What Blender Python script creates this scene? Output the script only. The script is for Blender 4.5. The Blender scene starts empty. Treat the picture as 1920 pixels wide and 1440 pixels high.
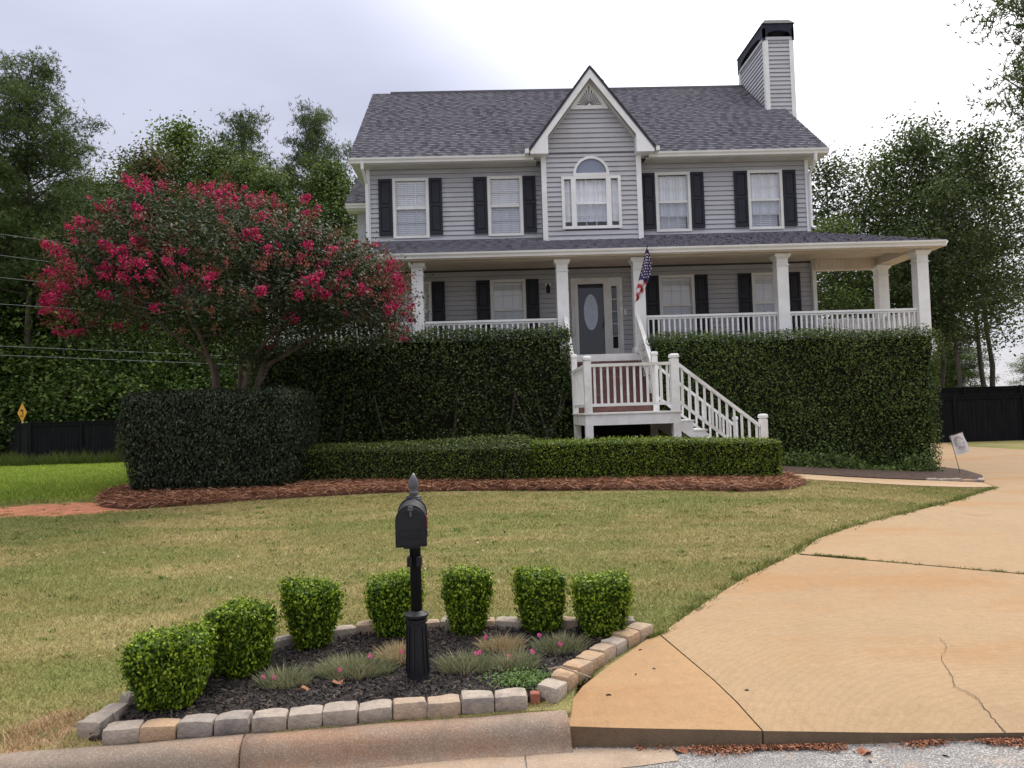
import bpy, math, random
import numpy as np
from mathutils import Vector, Matrix, geometry

# ------------------------------------------------------------------ camera, sky, sun, exposure
scene = bpy.context.scene
rad = math.radians
CAM_Z = 1.70
PITCH, ROLL, YAW = rad(2.2), rad(1.8), rad(1.55)
fwd = Vector((math.sin(YAW) * math.cos(PITCH), math.cos(YAW) * math.cos(PITCH), math.sin(PITCH)))
rgt = Vector((math.cos(YAW), -math.sin(YAW), 0))
upv = rgt.cross(fwd)
r2 = math.cos(ROLL) * rgt - math.sin(ROLL) * upv
u2 = math.sin(ROLL) * rgt + math.cos(ROLL) * upv
cam_data = bpy.data.cameras.new('camera')
cam_data.sensor_width = 36.0
cam_data.lens = 1442 / 1920 * 36
cam_data.clip_start = 0.05
cam_data.clip_end = 3000
cam = bpy.data.objects.new('camera', cam_data)
scene.collection.objects.link(cam)
M = Matrix.Identity(4)
for i in range(3):
    M[i][0], M[i][1], M[i][2] = r2[i], u2[i], -fwd[i]
M[2][3] = CAM_Z
cam.matrix_world = M
scene.camera = cam

SUN_EL, SUN_AZ = rad(46), rad(38)          # azimuth measured from +Y towards +X
sun_dir = Vector((math.cos(SUN_EL) * math.sin(SUN_AZ), math.cos(SUN_EL) * math.cos(SUN_AZ), math.sin(SUN_EL)))
sun_data = bpy.data.lights.new('sun', 'SUN')
sun_data.energy = 1.5
sun_data.angle = rad(24)
sun_data.color = (1.0, 0.95, 0.87)
sun = bpy.data.objects.new('sun', sun_data)
scene.collection.objects.link(sun)
sun.rotation_euler = (-sun_dir).to_track_quat('-Z', 'Y').to_euler()

world = bpy.data.worlds.new('World')
scene.world = world
world.use_nodes = True
wn, wl = world.node_tree.nodes, world.node_tree.links
wn.clear()
w_out = wn.new('ShaderNodeOutputWorld')
w_mix = wn.new('ShaderNodeMixShader')
w_bg1 = wn.new('ShaderNodeBackground')
w_bg2 = wn.new('ShaderNodeBackground')
sky = wn.new('ShaderNodeTexSky')
sky.sky_type = 'NISHITA'
sky.sun_disc = False
sky.sun_elevation = SUN_EL
sky.sun_rotation = SUN_AZ
w_bg1.inputs['Strength'].default_value = 0.10
wl.new(sky.outputs[0], w_bg1.inputs['Color'])
# thin overcast: brighter towards the zenith and round the hidden sun, broken by soft cloud
tc = wn.new('ShaderNodeTexCoord')
nrm = wn.new('ShaderNodeVectorMath'); nrm.operation = 'NORMALIZE'
wl.new(tc.outputs['Generated'], nrm.inputs[0])
sep = wn.new('ShaderNodeSeparateXYZ'); wl.new(nrm.outputs[0], sep.inputs[0])
dot = wn.new('ShaderNodeVectorMath'); dot.operation = 'DOT_PRODUCT'
wl.new(nrm.outputs[0], dot.inputs[0]); dot.inputs[1].default_value = sun_dir
def wmath(op, a, b=None, clamp=False):
    n = wn.new('ShaderNodeMath'); n.operation = op; n.use_clamp = clamp
    for k, v in enumerate((a, b)):
        if v is None: continue
        if isinstance(v, (int, float)): n.inputs[k].default_value = v
        else: wl.new(v, n.inputs[k])
    return n.outputs[0]
def wrange(v, a, b, c, d, smooth=True):
    n = wn.new('ShaderNodeMapRange'); n.interpolation_type = 'SMOOTHSTEP' if smooth else 'LINEAR'
    wl.new(v, n.inputs[0])
    for k, q in enumerate((a, b, c, d)): n.inputs[1 + k].default_value = q
    return n.outputs[0]
stretch = wn.new('ShaderNodeMapping'); stretch.inputs['Scale'].default_value = (1, 1, 2.6)
wl.new(nrm.outputs[0], stretch.inputs[0])
cn = wn.new('ShaderNodeTexNoise')
cn.inputs['Scale'].default_value = 2.6; cn.inputs['Detail'].default_value = 7; cn.inputs['Roughness'].default_value = 0.52
wl.new(stretch.outputs[0], cn.inputs['Vector'])
cloud = wrange(cn.outputs[0], 0.38, 0.68, 0.0, 1.0)
zen = wmath('POWER', wrange(sep.outputs[2], 0.0, 1.0, 0.0, 1.0, False), 3.0)
glow = wrange(dot.outputs['Value'], 0.73, 0.985, 0.0, 1.0)
horizon = wrange(sep.outputs[2], 0.16, 0.42, 1.0, 0.0)
SKY_BASE, SKY_ZEN, SKY_GLOW, SKY_HOR, SKY_CLOUD = 0.295, 1.75, 0.95, 0.13, 0.05
lum = wmath('ADD', wmath('MULTIPLY', zen, SKY_ZEN), SKY_BASE)
lum = wmath('ADD', lum, wmath('MULTIPLY', glow, SKY_GLOW))
lum = wmath('ADD', lum, wmath('MULTIPLY', horizon, SKY_HOR))
lum = wmath('ADD', lum, wmath('MULTIPLY', wmath('SUBTRACT', cloud, 0.4), SKY_CLOUD))
white = wmath('ADD', wmath('ADD', wmath('MULTIPLY', glow, 1.1), wmath('MULTIPLY', horizon, 0.6)), wmath('MULTIPLY', zen, 1.8), True)
tint = wn.new('ShaderNodeMixRGB')
tint.inputs[1].default_value = (0.93, 0.97, 1.24, 1)
tint.inputs[2].default_value = (1.02, 1.0, 1.0, 1)
wl.new(white, tint.inputs[0])
wl.new(tint.outputs[0], w_bg2.inputs['Color'])
wl.new(lum, w_bg2.inputs['Strength'])
w_mix.inputs[0].default_value = 0.92
wl.new(w_bg1.outputs[0], w_mix.inputs[1]); wl.new(w_bg2.outputs[0], w_mix.inputs[2])
wl.new(w_mix.outputs[0], w_out.inputs['Surface'])

vs = scene.view_settings
vs.view_transform = 'Standard'
try: vs.look = 'None'
except Exception: pass
vs.exposure = 0.78
vs.gamma = 1.0
vs.use_curve_mapping = False
scene.cycles.max_bounces = 6
scene.cycles.transparent_max_bounces = 12
scene.cycles.use_denoising = True

# ------------------------------------------------------------------ helpers
col = scene.collection
WLOC = {}
def link(o, parent=None, wloc=(0, 0, 0)):
    col.objects.link(o)
    wl_ = Vector(wloc)
    if parent is not None:
        o.parent = parent
        o.location = wl_ - WLOC[parent.name]
    else:
        o.location = wl_
    WLOC[o.name] = wl_
    return o
def empty(name, loc, label=None, cat=None, group=None, parent=None, kind=None):
    o = bpy.data.objects.new(name, None)
    o.empty_display_size = 0.2
    link(o, parent, loc)
    return tag(o, label, cat, group, kind)
def tag(o, label=None, cat=None, group=None, kind=None):
    if label: o['label'] = label
    if cat: o['category'] = cat
    if group: o['group'] = group
    if kind: o['kind'] = kind
    return o
def inst(name, mesh, loc, parent=None, rot=None, scale=None):
    o = bpy.data.objects.new(name, mesh)
    link(o, parent, loc)
    if rot is not None: o.rotation_euler = rot
    if scale is not None: o.scale = scale
    return o
class MB:
    def __init__(s): s.v, s.f, s.m, s.r = [], [], [], []
    def add(s, v, f, mi=0, rnd=0.5):
        b = len(s.v); s.v += [tuple(p) for p in v]
        for q in f:
            s.f.append(tuple(b + i for i in q)); s.m.append(mi); s.r.append(rnd)
        return s
    def box(s, x0, x1, y0, y1, z0, z1, mi=0, rnd=0.5):
        v = [(x0, y0, z0), (x1, y0, z0), (x1, y1, z0), (x0, y1, z0), (x0, y0, z1), (x1, y0, z1), (x1, y1, z1), (x0, y1, z1)]
        return s.add(v, [(3, 2, 1, 0), (4, 5, 6, 7), (0, 1, 5, 4), (1, 2, 6, 5), (2, 3, 7, 6), (3, 0, 4, 7)], mi, rnd)
    def prism(s, poly, a, b, axis='y', mi=0):
        n = len(poly)
        def p(q, t): return {'y': (q[0], t, q[1]), 'x': (t, q[0], q[1]), 'z': (q[0], q[1], t)}[axis]
        v = [p(q, a) for q in poly] + [p(q, b) for q in poly]
        f = [tuple(range(n))[::-1], tuple(range(n, 2 * n))] + [(i, (i + 1) % n, n + (i + 1) % n, n + i) for i in range(n)]
        return s.add(v, f, mi)
    def bar(s, a, b, w, h, up=(0, 0, 1), mi=0):
        a, b, up = Vector(a), Vector(b), Vector(up)
        d = (b - a).normalized(); sd = d.cross(up).normalized(); u = sd.cross(d)
        v = [p + sd * i * w / 2 + u * j * h / 2 for p in (a, b) for i, j in ((-1, -1), (1, -1), (1, 1), (-1, 1))]
        return s.add(v, [(3, 2, 1, 0), (4, 5, 6, 7), (0, 1, 5, 4), (1, 2, 6, 5), (2, 3, 7, 6), (3, 0, 4, 7)], mi)
    def tube(s, path, radii, seg=6, mi=0, cap=True):
        path = [Vector(p) for p in path]; b = len(s.v); n = len(path)
        ref = Vector((0.31, 0.93, 0.2))
        for i, p in enumerate(path):
            d = (path[min(i + 1, n - 1)] - path[max(i - 1, 0)]).normalized()
            if abs(d.dot(ref)) > 0.95: ref = Vector((0.9, 0.1, 0.4))
            e1 = d.cross(ref).normalized(); e2 = d.cross(e1)
            for k in range(seg):
                a = 2 * math.pi * k / seg
                s.v.append(tuple(p + (e1 * math.cos(a) + e2 * math.sin(a)) * radii[i]))
        for i in range(n - 1):
            for k in range(seg):
                s.f.append((b + i * seg + k, b + i * seg + (k + 1) % seg, b + (i + 1) * seg + (k + 1) % seg, b + (i + 1) * seg + k)); s.m.append(mi); s.r.append(.5)
        if cap:
            s.f.append(tuple(b + k for k in range(seg))[::-1]); s.m.append(mi); s.r.append(.5)
            s.f.append(tuple(b + (n - 1) * seg + k for k in range(seg))); s.m.append(mi); s.r.append(.5)
        return s
    def lathe(s, prof, c, seg=20, mi=0):
        b = len(s.v)
        for r, z in prof:
            for k in range(seg):
                a = 2 * math.pi * k / seg
                s.v.append((c[0] + r * math.cos(a), c[1] + r * math.sin(a), c[2] + z))
        n = len(prof)
        for i in range(n - 1):
            for k in range(seg):
                s.f.append((b + i * seg + k, b + i * seg + (k + 1) % seg, b + (i + 1) * seg + (k + 1) % seg, b + (i + 1) * seg + k)); s.m.append(mi); s.r.append(.5)
        s.f.append(tuple(b + k for k in range(seg))[::-1]); s.m.append(mi); s.r.append(.5)
        s.f.append(tuple(b + (n - 1) * seg + k for k in range(seg))); s.m.append(mi); s.r.append(.5)
        return s
    def mesh(s, name, mats, smooth=False):
        me = bpy.data.meshes.new(name)
        me.from_pydata(s.v, [], s.f)
        mats = mats if isinstance(mats, (list, tuple)) else [mats]
        for m in mats: me.materials.append(m)
        if len(mats) > 1: me.polygons.foreach_set('material_index', s.m)
        at = me.attributes.new('rnd', 'FLOAT', 'FACE'); at.data.foreach_set('value', np.array(s.r, dtype=np.float32))
        if smooth: me.polygons.foreach_set('use_smooth', [True] * len(me.polygons))
        me.validate(); me.update()
        return me
    def split(s, name, mats, parent=None, **kw):
        """one object per separate piece"""
        par = list(range(len(s.v)))
        def fd(i):
            while par[i] != i: par[i] = par[par[i]]; i = par[i]
            return i
        for f in s.f:
            for i in f[1:]: par[fd(i)] = fd(f[0])
        groups = {}
        for f, mi, r in zip(s.f, s.m, s.r): groups.setdefault(fd(f[0]), []).append((f, mi, r))
        out_ = []
        for fs in groups.values():
            q = MB(); used = {}
            for f, mi, r in fs:
                for i in f:
                    if i not in used: used[i] = len(q.v); q.v.append(s.v[i])
                q.f.append(tuple(used[i] for i in f)); q.m.append(mi); q.r.append(r)
            out_.append(q.build(name, mats, parent, **kw))
        return out_
    def build(s, name, mats, parent=None, smooth=False, bevel=0, loc=(0, 0, 0), autosmooth=None):
        me = s.mesh(name, mats, smooth)
        o = bpy.data.objects.new(name, me)
        link(o, parent, loc)
        if bevel:
            m = o.modifiers.new('bevel', 'BEVEL'); m.width = bevel; m.segments = 2; m.limit_method = 'ANGLE'
        return o
def np_mesh(name, V, F, mats, rnd=None, smooth=False, midx=None):
    V = np.ascontiguousarray(V, dtype=np.float32); F = np.ascontiguousarray(F, dtype=np.int32)
    me = bpy.data.meshes.new(name)
    nf, k = F.shape
    me.vertices.add(len(V)); me.vertices.foreach_set('co', V.ravel())
    me.loops.add(nf * k); me.loops.foreach_set('vertex_index', F.ravel())
    me.polygons.add(nf); me.polygons.foreach_set('loop_start', np.arange(0, nf * k, k, dtype=np.int32))
    mats = mats if isinstance(mats, (list, tuple)) else [mats]
    for m in mats: me.materials.append(m)
    if midx is not None: me.polygons.foreach_set('material_index', midx.astype(np.int32))
    if rnd is not None:
        at = me.attributes.new('rnd', 'FLOAT', 'FACE'); at.data.foreach_set('value', rnd.astype(np.float32))
    if smooth: me.polygons.foreach_set('use_smooth', np.ones(nf, dtype=bool))
    me.update(calc_edges=True)
    return me
def sm(a, b, t):
    t = np.clip((t - a) / (b - a), 0, 1); return t * t * (3 - 2 * t)
def H(x, y):
    """height of the ground; 0 at the mailbox, rising to the hedges, lower along the drive"""
    f = np.interp(y, [3.5, 4.5, 5, 8, 11, 12.6, 14, 20, 26, 33, 60], [-.1, -.04, 0, .24, .5, .60, .62, .48, .3, .12, .1])
    g = np.interp(x, [-30, 0, 3, 5, 7, 9, 11, 40], [1, 1, .9, .75, .45, .2, .1, .1])
    return f * g - .06 * sm(.2, 3, x) * (1 - sm(5, 9, y))
def Hf(x, y): return float(H(np.array(float(x)), np.array(float(y))))

# ------------------------------------------------------------------ materials
MATS = {}
def ntree(name):
    m = bpy.data.materials.new(name); m.use_nodes = True
    n, l = m.node_tree.nodes, m.node_tree.links
    n.clear()
    out = n.new('ShaderNodeOutputMaterial'); b = n.new('ShaderNodeBsdfPrincipled')
    l.new(b.outputs[0], out.inputs[0])
    MATS[name] = m
    return m, n, l, b, out
def c4(c): return (c[0], c[1], c[2], 1)
def S(r, g, b):
    """sRGB 0-255 to linear"""
    return tuple(((v / 255) / 12.92 if v / 255 <= .04045 else ((v / 255 + .055) / 1.055) ** 2.4) for v in (r, g, b))
def mixn(n, l, fac, a, b, mode='MIX'):
    q = n.new('ShaderNodeMixRGB'); q.blend_type = mode
    for k, v in ((0, fac), (1, a), (2, b)):
        if isinstance(v, (int, float)): q.inputs[k].default_value = v
        elif isinstance(v, tuple): q.inputs[k].default_value = c4(v)
        else: l.new(v, q.inputs[k])
    return q.outputs[0]
def noise(n, l, pos, scale, detail=4, rough=.55, mapping=None, distort=0):
    if mapping is not None:
        mp = n.new('ShaderNodeMapping'); mp.inputs['Scale'].default_value = mapping
        l.new(pos, mp.inputs[0]); pos = mp.outputs[0]
    t = n.new('ShaderNodeTexNoise'); l.new(pos, t.inputs['Vector'])
    t.inputs['Scale'].default_value = scale; t.inputs['Detail'].default_value = detail; t.inputs['Roughness'].default_value = rough
    t.inputs['Distortion'].default_value = distort
    return t.outputs[0]
def rng(n, l, v, a, b, c=0., d=1.):
    q = n.new('ShaderNodeMapRange'); q.interpolation_type = 'SMOOTHSTEP'; l.new(v, q.inputs[0])
    for k, w in enumerate((a, b, c, d)): q.inputs[1 + k].default_value = w
    return q.outputs[0]
def bump(n, l, b, h, strength=.3, dist=.01):
    q = n.new('ShaderNodeBump'); q.inputs['Strength'].default_value = strength; q.inputs['Distance'].default_value = dist
    l.new(h, q.inputs['Height']); l.new(q.outputs[0], b.inputs['Normal'])
def pm(name, c1, c2=None, scale=3., rough=.6, bmp=0, bscale=40., spec=.4, mapping=None, c3=None, s3=.6, bdist=.004):
    m, n, l, b, out = ntree(name)
    g = n.new('ShaderNodeNewGeometry'); pos = g.outputs['Position']
    c2 = c2 or tuple(v * .85 for v in c1)
    cc = mixn(n, l, rng(n, l, noise(n, l, pos, scale, 5, .6, mapping), .35, .65), c1, c2)
    if c3: cc = mixn(n, l, rng(n, l, noise(n, l, pos, s3, 4, .6), .5, .68), cc, c3)
    l.new(cc, b.inputs['Base Color'])
    b.inputs['Roughness'].default_value = rough
    b.inputs['Specular IOR Level'].default_value = spec
    if bmp: bump(n, l, b, noise(n, l, pos, bscale, 4, .6), bmp, bdist)
    return m
def leafmat(name, ramp, rough=.5, trans=.25, spec=.35, nscale=1.2, namp=.35, dry=None):
    """leaf colour: random per leaf, modulated by slow variation over the plant"""
    m, n, l, b, out = ntree(name)
    at = n.new('ShaderNodeAttribute'); at.attribute_name = 'rnd'
    g = n.new('ShaderNodeNewGeometry')
    cr = n.new('ShaderNodeValToRGB')
    els = cr.color_ramp.elements
    els[0].position = 0; els[0].color = c4(ramp[0])
    els[1].position = 1; els[1].color = c4(ramp[-1])
    for i, c in enumerate(ramp[1:-1]):
        e = els.new((i + 1) / (len(ramp) - 1)); e.color = c4(c)
    nz = noise(n, l, g.outputs['Position'], nscale, 3)
    ad = n.new('ShaderNodeMath'); ad.operation = 'MULTIPLY_ADD'; ad.use_clamp = True
    sb = n.new('ShaderNodeMath'); sb.operation = 'SUBTRACT'; l.new(nz, sb.inputs[0]); sb.inputs[1].default_value = .5
    l.new(sb.outputs[0], ad.inputs[0]); ad.inputs[1].default_value = namp * 2; l.new(at.outputs['Fac'], ad.inputs[2])
    l.new(ad.outputs[0], cr.inputs[0])
    l.new(cr.outputs[0], b.inputs['Base Color'])
    b.inputs['Roughness'].default_value = rough; b.inputs['Specular IOR Level'].default_value = spec
    tr = n.new('ShaderNodeBsdfTranslucent'); l.new(cr.outputs[0], tr.inputs[0])
    mx = n.new('ShaderNodeMixShader'); mx.inputs[0].default_value = trans
    l.new(b.outputs[0], mx.inputs[1]); l.new(tr.outputs[0], mx.inputs[2]); l.new(mx.outputs[0], out.inputs[0])
    return m
def glassmat(name, tint=(.9, .95, 1), refl=.12, rough=.02):
    m, n, l, b, out = ntree(name)
    n.remove(b)
    tr = n.new('ShaderNodeBsdfTransparent'); tr.inputs[0].default_value = c4(tint)
    gl = n.new('ShaderNodeBsdfGlossy'); gl.inputs['Roughness'].default_value = rough
    lw = n.new('ShaderNodeLayerWeight'); pw_ = n.new('ShaderNodeMath'); pw_.operation = 'POWER'; l.new(lw.outputs['Facing'], pw_.inputs[0]); pw_.inputs[1].default_value = 4.0
    fr = n.new('ShaderNodeMath'); fr.operation = 'MULTIPLY_ADD'; l.new(pw_.outputs[0], fr.inputs[0]); fr.inputs[1].default_value = .85; fr.inputs[2].default_value = .05
    ad = n.new('ShaderNodeMath'); ad.operation = 'ADD'; ad.use_clamp = True
    l.new(fr.outputs[0], ad.inputs[0]); ad.inputs[1].default_value = refl
    mx = n.new('ShaderNodeMixShader'); l.new(ad.outputs[0], mx.inputs[0])
    l.new(tr.outputs[0], mx.inputs[1]); l.new(gl.outputs[0], mx.inputs[2]); l.new(mx.outputs[0], out.inputs[0])
    return m
M_white = pm('white_paint', (.78, .78, .765), (.70, .70, .68), 2.5, .5, c3=(.66, .65, .62), s3=1.1)
M_wood_white = pm('weathered_white_paint', (.76, .755, .73), (.66, .65, .62), 4, .6, .15, 30, c3=(.58, .54, .49), s3=2.2)
M_trim = pm('ivory_vinyl', (.74, .735, .70), (.68, .675, .64), 2.0, .45)
M_siding = pm('grey_vinyl_siding', (.435, .437, .455), (.39, .392, .41), 1.1, .5, .12, 60, mapping=(.35, 1, 5), c3=(.365, .362, .368), s3=.9)
M_soffit = pm('beige_soffit', (.56, .545, .51), (.50, .48, .44), 1.5, .6)
M_ceiling = pm('tan_porch_ceiling', (.60, .53, .45), (.54, .47, .39), 1.5, .6)
M_shutter = pm('black_blue_shutter', (.016, .0165, .026), (.012, .0125, .019), 4, .5, spec=.3)
M_roofbase = pm('roof_underlay', (.06, .058, .068), None, 4, .9)
M_gap_shade = pm('siding_gap_shade', (.06, .06, .062), None, 3, .95)  # near-black wall core: paints the shadow lines in the gaps between siding courses
M_dark = pm('dark_interior', (.02, .02, .022), None, 2, .9)
M_room = pm('room_interior', (.10, .10, .10), None, 2, .9)
M_blind = pm('white_blind', (.88, .90, .93), (.85, .87, .90), 2, .6)
M_curtain = pm('white_curtain', (.82, .84, .87), (.78, .80, .83), 3, .8)
M_glass = glassmat('window_glass', (.99, .995, 1), .03)
M_screen = glassmat('screened_glass', (.80, .815, .84), .03, .1)
M_doorglass = glassmat('storm_glass', (.80, .83, .90), .0, .02)
M_door = pm('slate_door', (.030, .036, .050), (.026, .031, .043), 4, .45, spec=.25)
M_oval = pm('etched_glass', (.78, .80, .80), (.58, .61, .62), 22, .3)
M_stair = pm('red_brown_paint', (.13, .058, .046), (.095, .042, .036), 5, .6, .2, 30, c3=(.16, .085, .07), s3=3)
M_black = pm('black_metal', (.008, .0085, .011), (.012, .0125, .015), 6, .5, .1, 90, spec=.3)
M_cap = pm('chimney_cap_metal', (.016, .018, .030), (.022, .024, .036), 3, .6, spec=.2)
M_found = pm('dark_foundation', (.035, .03, .028), (.02, .018, .018), 5, .9, .3, 25)
M_fence = pm('black_stain_wood', (.006, .0065, .009), (.012, .012, .013), 3, .9, .3, 20, spec=.12, mapping=(6, 6, .4))
M_metal = pm('white_aluminium', (.78, .78, .78), (.72, .72, .72), 2, .35)
M_bark = pm('grey_bark', (.10, .085, .072), (.055, .046, .040), 6, .9, .6, 18, mapping=(1, 1, .25), bdist=.02)
M_bark_pine = pm('pine_bark', (.13, .098, .08), (.06, .045, .038), 5, .95, .7, 14, mapping=(1, 1, .3), bdist=.03)
M_bark_myrtle = pm('myrtle_bark', (.17, .125, .095), (.10, .075, .06), 7, .75, .3, 18, mapping=(1, 1, .2))
M_shaded_twig = pm('hedge_shaded_twigs', (.012, .013, .008), (.018, .016, .010), 9, 1, spec=.05)  # twig tone darkened so the shade inside the foliage is in its colour
M_flower = leafmat('crimson_blossom', [(.20, .006, .040), (.38, .012, .078), (.54, .030, .125), (.66, .08, .19)], .65, .3, .15, 2, .2)
M_spent = leafmat('spent_blossom', [(.10, .050, .022), (.19, .062, .040), (.27, .075, .060)], .7, .2, .2, 2, .2)

# ------------------------------------------------------------------ ground, road, kerb, drive
def lawn_colour(n, l, pos):
    """dry summer turf: straw and olive patches in faint mowing bands, fresh green beyond the shrubs"""
    a = noise(n, l, pos, 1.0, 6, .65, (.45, 1.3, 1))
    f = noise(n, l, pos, 9.0, 4, .7)
    k = n.new('ShaderNodeMath'); k.operation = 'MULTIPLY_ADD'
    l.new(f, k.inputs[0]); k.inputs[1].default_value = .45
    l.new(a, k.inputs[2])
    fac = rng(n, l, k.outputs[0], .56, .92)
    dry = mixn(n, l, fac, (.222, .200, .076), (.350, .288, .138))
    gp = noise(n, l, pos, .8, 5, .6, (.35, 1.6, 1))
    dry = mixn(n, l, rng(n, l, gp, .44, .62, 0, .78), dry, (.165, .190, .056))
    sp = n.new('ShaderNodeSeparateXYZ'); l.new(pos, sp.inputs[0])
    # the neighbouring strip of fescue: x < -5, y > 11.6
    mx_ = rng(n, l, sp.outputs[0], -5.6, -4.9, 1, 0); my_ = rng(n, l, sp.outputs[1], 11.7, 12.4, 0, 1)
    mm = n.new('ShaderNodeMath'); mm.operation = 'MULTIPLY'; l.new(mx_, mm.inputs[0]); l.new(my_, mm.inputs[1])
    lush = mixn(n, l, rng(n, l, noise(n, l, pos, 1.4, 5, .6), .35, .65), (.165, .245, .030), (.235, .305, .044))
    return mixn(n, l, mm.outputs[0], dry, lush), sp
m, n, l, b, out = ntree('lawn_soil')
g = n.new('ShaderNodeNewGeometry'); pos = g.outputs['Position']
lc, sp = lawn_colour(n, l, pos)
dk = mixn(n, l, rng(n, l, noise(n, l, pos, 60, 3, .7), .35, .65), (1., 1., 1.), (.55, .55, .5))
lc = mixn(n, l, 1., lc, dk, 'MULTIPLY')
def blob(cx, cy, rx, ry):
    vm = n.new('ShaderNodeMapping'); vm.vector_type = 'POINT'
    vm.inputs['Location'].default_value = (-cx / rx, -cy / ry, 0); vm.inputs['Scale'].default_value = (1 / rx, 1 / ry, 0)
    l.new(pos, vm.inputs[0])
    le = n.new('ShaderNodeVectorMath'); le.operation = 'LENGTH'; l.new(vm.outputs[0], le.inputs[0])
    ad = n.new('ShaderNodeMath'); ad.operation = 'MULTIPLY_ADD'; l.new(noise(n, l, pos, 3.5, 5, .7), ad.inputs[0]); ad.inputs[1].default_value = .9; l.new(le.outputs['Value'], ad.inputs[2])
    return rng(n, l, ad.outputs[0], 1.15, 1.45, 1, 0)
clay = mixn(n, l, rng(n, l, noise(n, l, pos, 7, 4, .7), .4, .6), (.50, .215, .115), (.36, .15, .085))
lc = mixn(n, l, blob(-6.3, 11.35, 1.5, .62), lc, clay)
lc = mixn(n, l, blob(-2.62, 4.55, .20, .32), lc, (.30, .19, .11))
b.inputs['Roughness'].default_value = .95; b.inputs['Specular IOR Level'].default_value = .1
l.new(lc, b.inputs['Base Color'])
bump(n, l, b, noise(n, l, pos, 45, 4, .7), .6, .02)
M_lawn = m

KX = [-60, -10, -2.701, -1.884, -1.432, -.55, .375, .43, 1.47, 3, 8, 60]
KY = [0.5, 3.55, 4.282, 4.362, 4.408, 4.489, 4.558, 4.42, 4.30, 4.22, 4.1, 4.0]
def yk(x): return np.interp(x, KX, KY)
xs = np.unique(np.concatenate([np.linspace(-160, -14, 14), np.linspace(-14, 14, 113), np.linspace(14, 160, 14), [.40]]))
vsr = np.unique(np.concatenate([[0.0, .01], np.linspace(.03, 16, 90), np.linspace(16, 60, 40), [90, 140, 260]]))
gx, gv = np.meshgrid(xs, vsr)
gy = yk(gx) + gv + .60 * sm(.405, .45, gx)
gz = H(gx, gy) + .012 * np.sin(gx * 1.7 + gy * .9) * np.sin(gy * 1.3 - gx * .4) * sm(.3, 2, gv)
gz[0, :] = -.6
ny, nx = gx.shape
idx = np.arange(nx * ny).reshape(ny, nx)
F = np.stack([idx[:-1, :-1], idx[:-1, 1:], idx[1:, 1:], idx[1:, :-1]], -1).reshape(-1, 4)
o = inst('ground', np_mesh('ground', np.stack([gx, gy, gz], -1).reshape(-1, 3), F, M_lawn, smooth=True), (0, 0, 0))
tag(o, kind='structure')

m, n, l, b, out = ntree('grey_asphalt')
g = n.new('ShaderNodeNewGeometry'); pos = g.outputs['Position']
v = n.new('ShaderNodeTexVoronoi'); v.inputs['Scale'].default_value = 95; l.new(pos, v.inputs['Vector'])
sp_ = n.new('ShaderNodeSeparateColor'); l.new(v.outputs['Color'], sp_.inputs[0])
st = mixn(n, l, sp_.outputs[0], (.16, .15, .142), (.46, .44, .42))
st = mixn(n, l, rng(n, l, noise(n, l, pos, 1.7, 5, .6), .42, .62), st, (.27, .255, .245))
st = mixn(n, l, rng(n, l, v.outputs['Distance'], .3, .62, 0, .75), st, (.10, .095, .09))
st = mixn(n, l, rng(n, l, noise(n, l, pos, 3.1, 4, .6), .56, .7, 0, .5), st, (.36, .25, .16))
l.new(st, b.inputs['Base Color']); b.inputs['Roughness'].default_value = .9
bump(n, l, b, v.outputs['Distance'], .8, -.006)
M_road = m
rx = np.unique(np.concatenate([[-160, -60, -20], np.linspace(-8, 8, 65), [20, 60, 160]])); ry = np.concatenate([[-260, -60, -20, -6], np.linspace(-2, 5, 29)])
RX, RY = np.meshgrid(rx, ry)
def road_z(x, y): return -.20 + .02 * sm(.4, 3.0, x)
RZ = road_z(RX, RY)
nyr, nxr = RX.shape; ridx = np.arange(nyr * nxr).reshape(nyr, nxr)
RF = np.stack([ridx[:-1, :-1], ridx[:-1, 1:], ridx[1:, 1:], ridx[1:, :-1]], -1).reshape(-1, 4)
o = inst('road', np_mesh('road', np.stack([RX, RY, RZ], -1).reshape(-1, 3), RF, M_road, smooth=True), (0, 0, 0)); tag(o, kind='structure')

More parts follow.
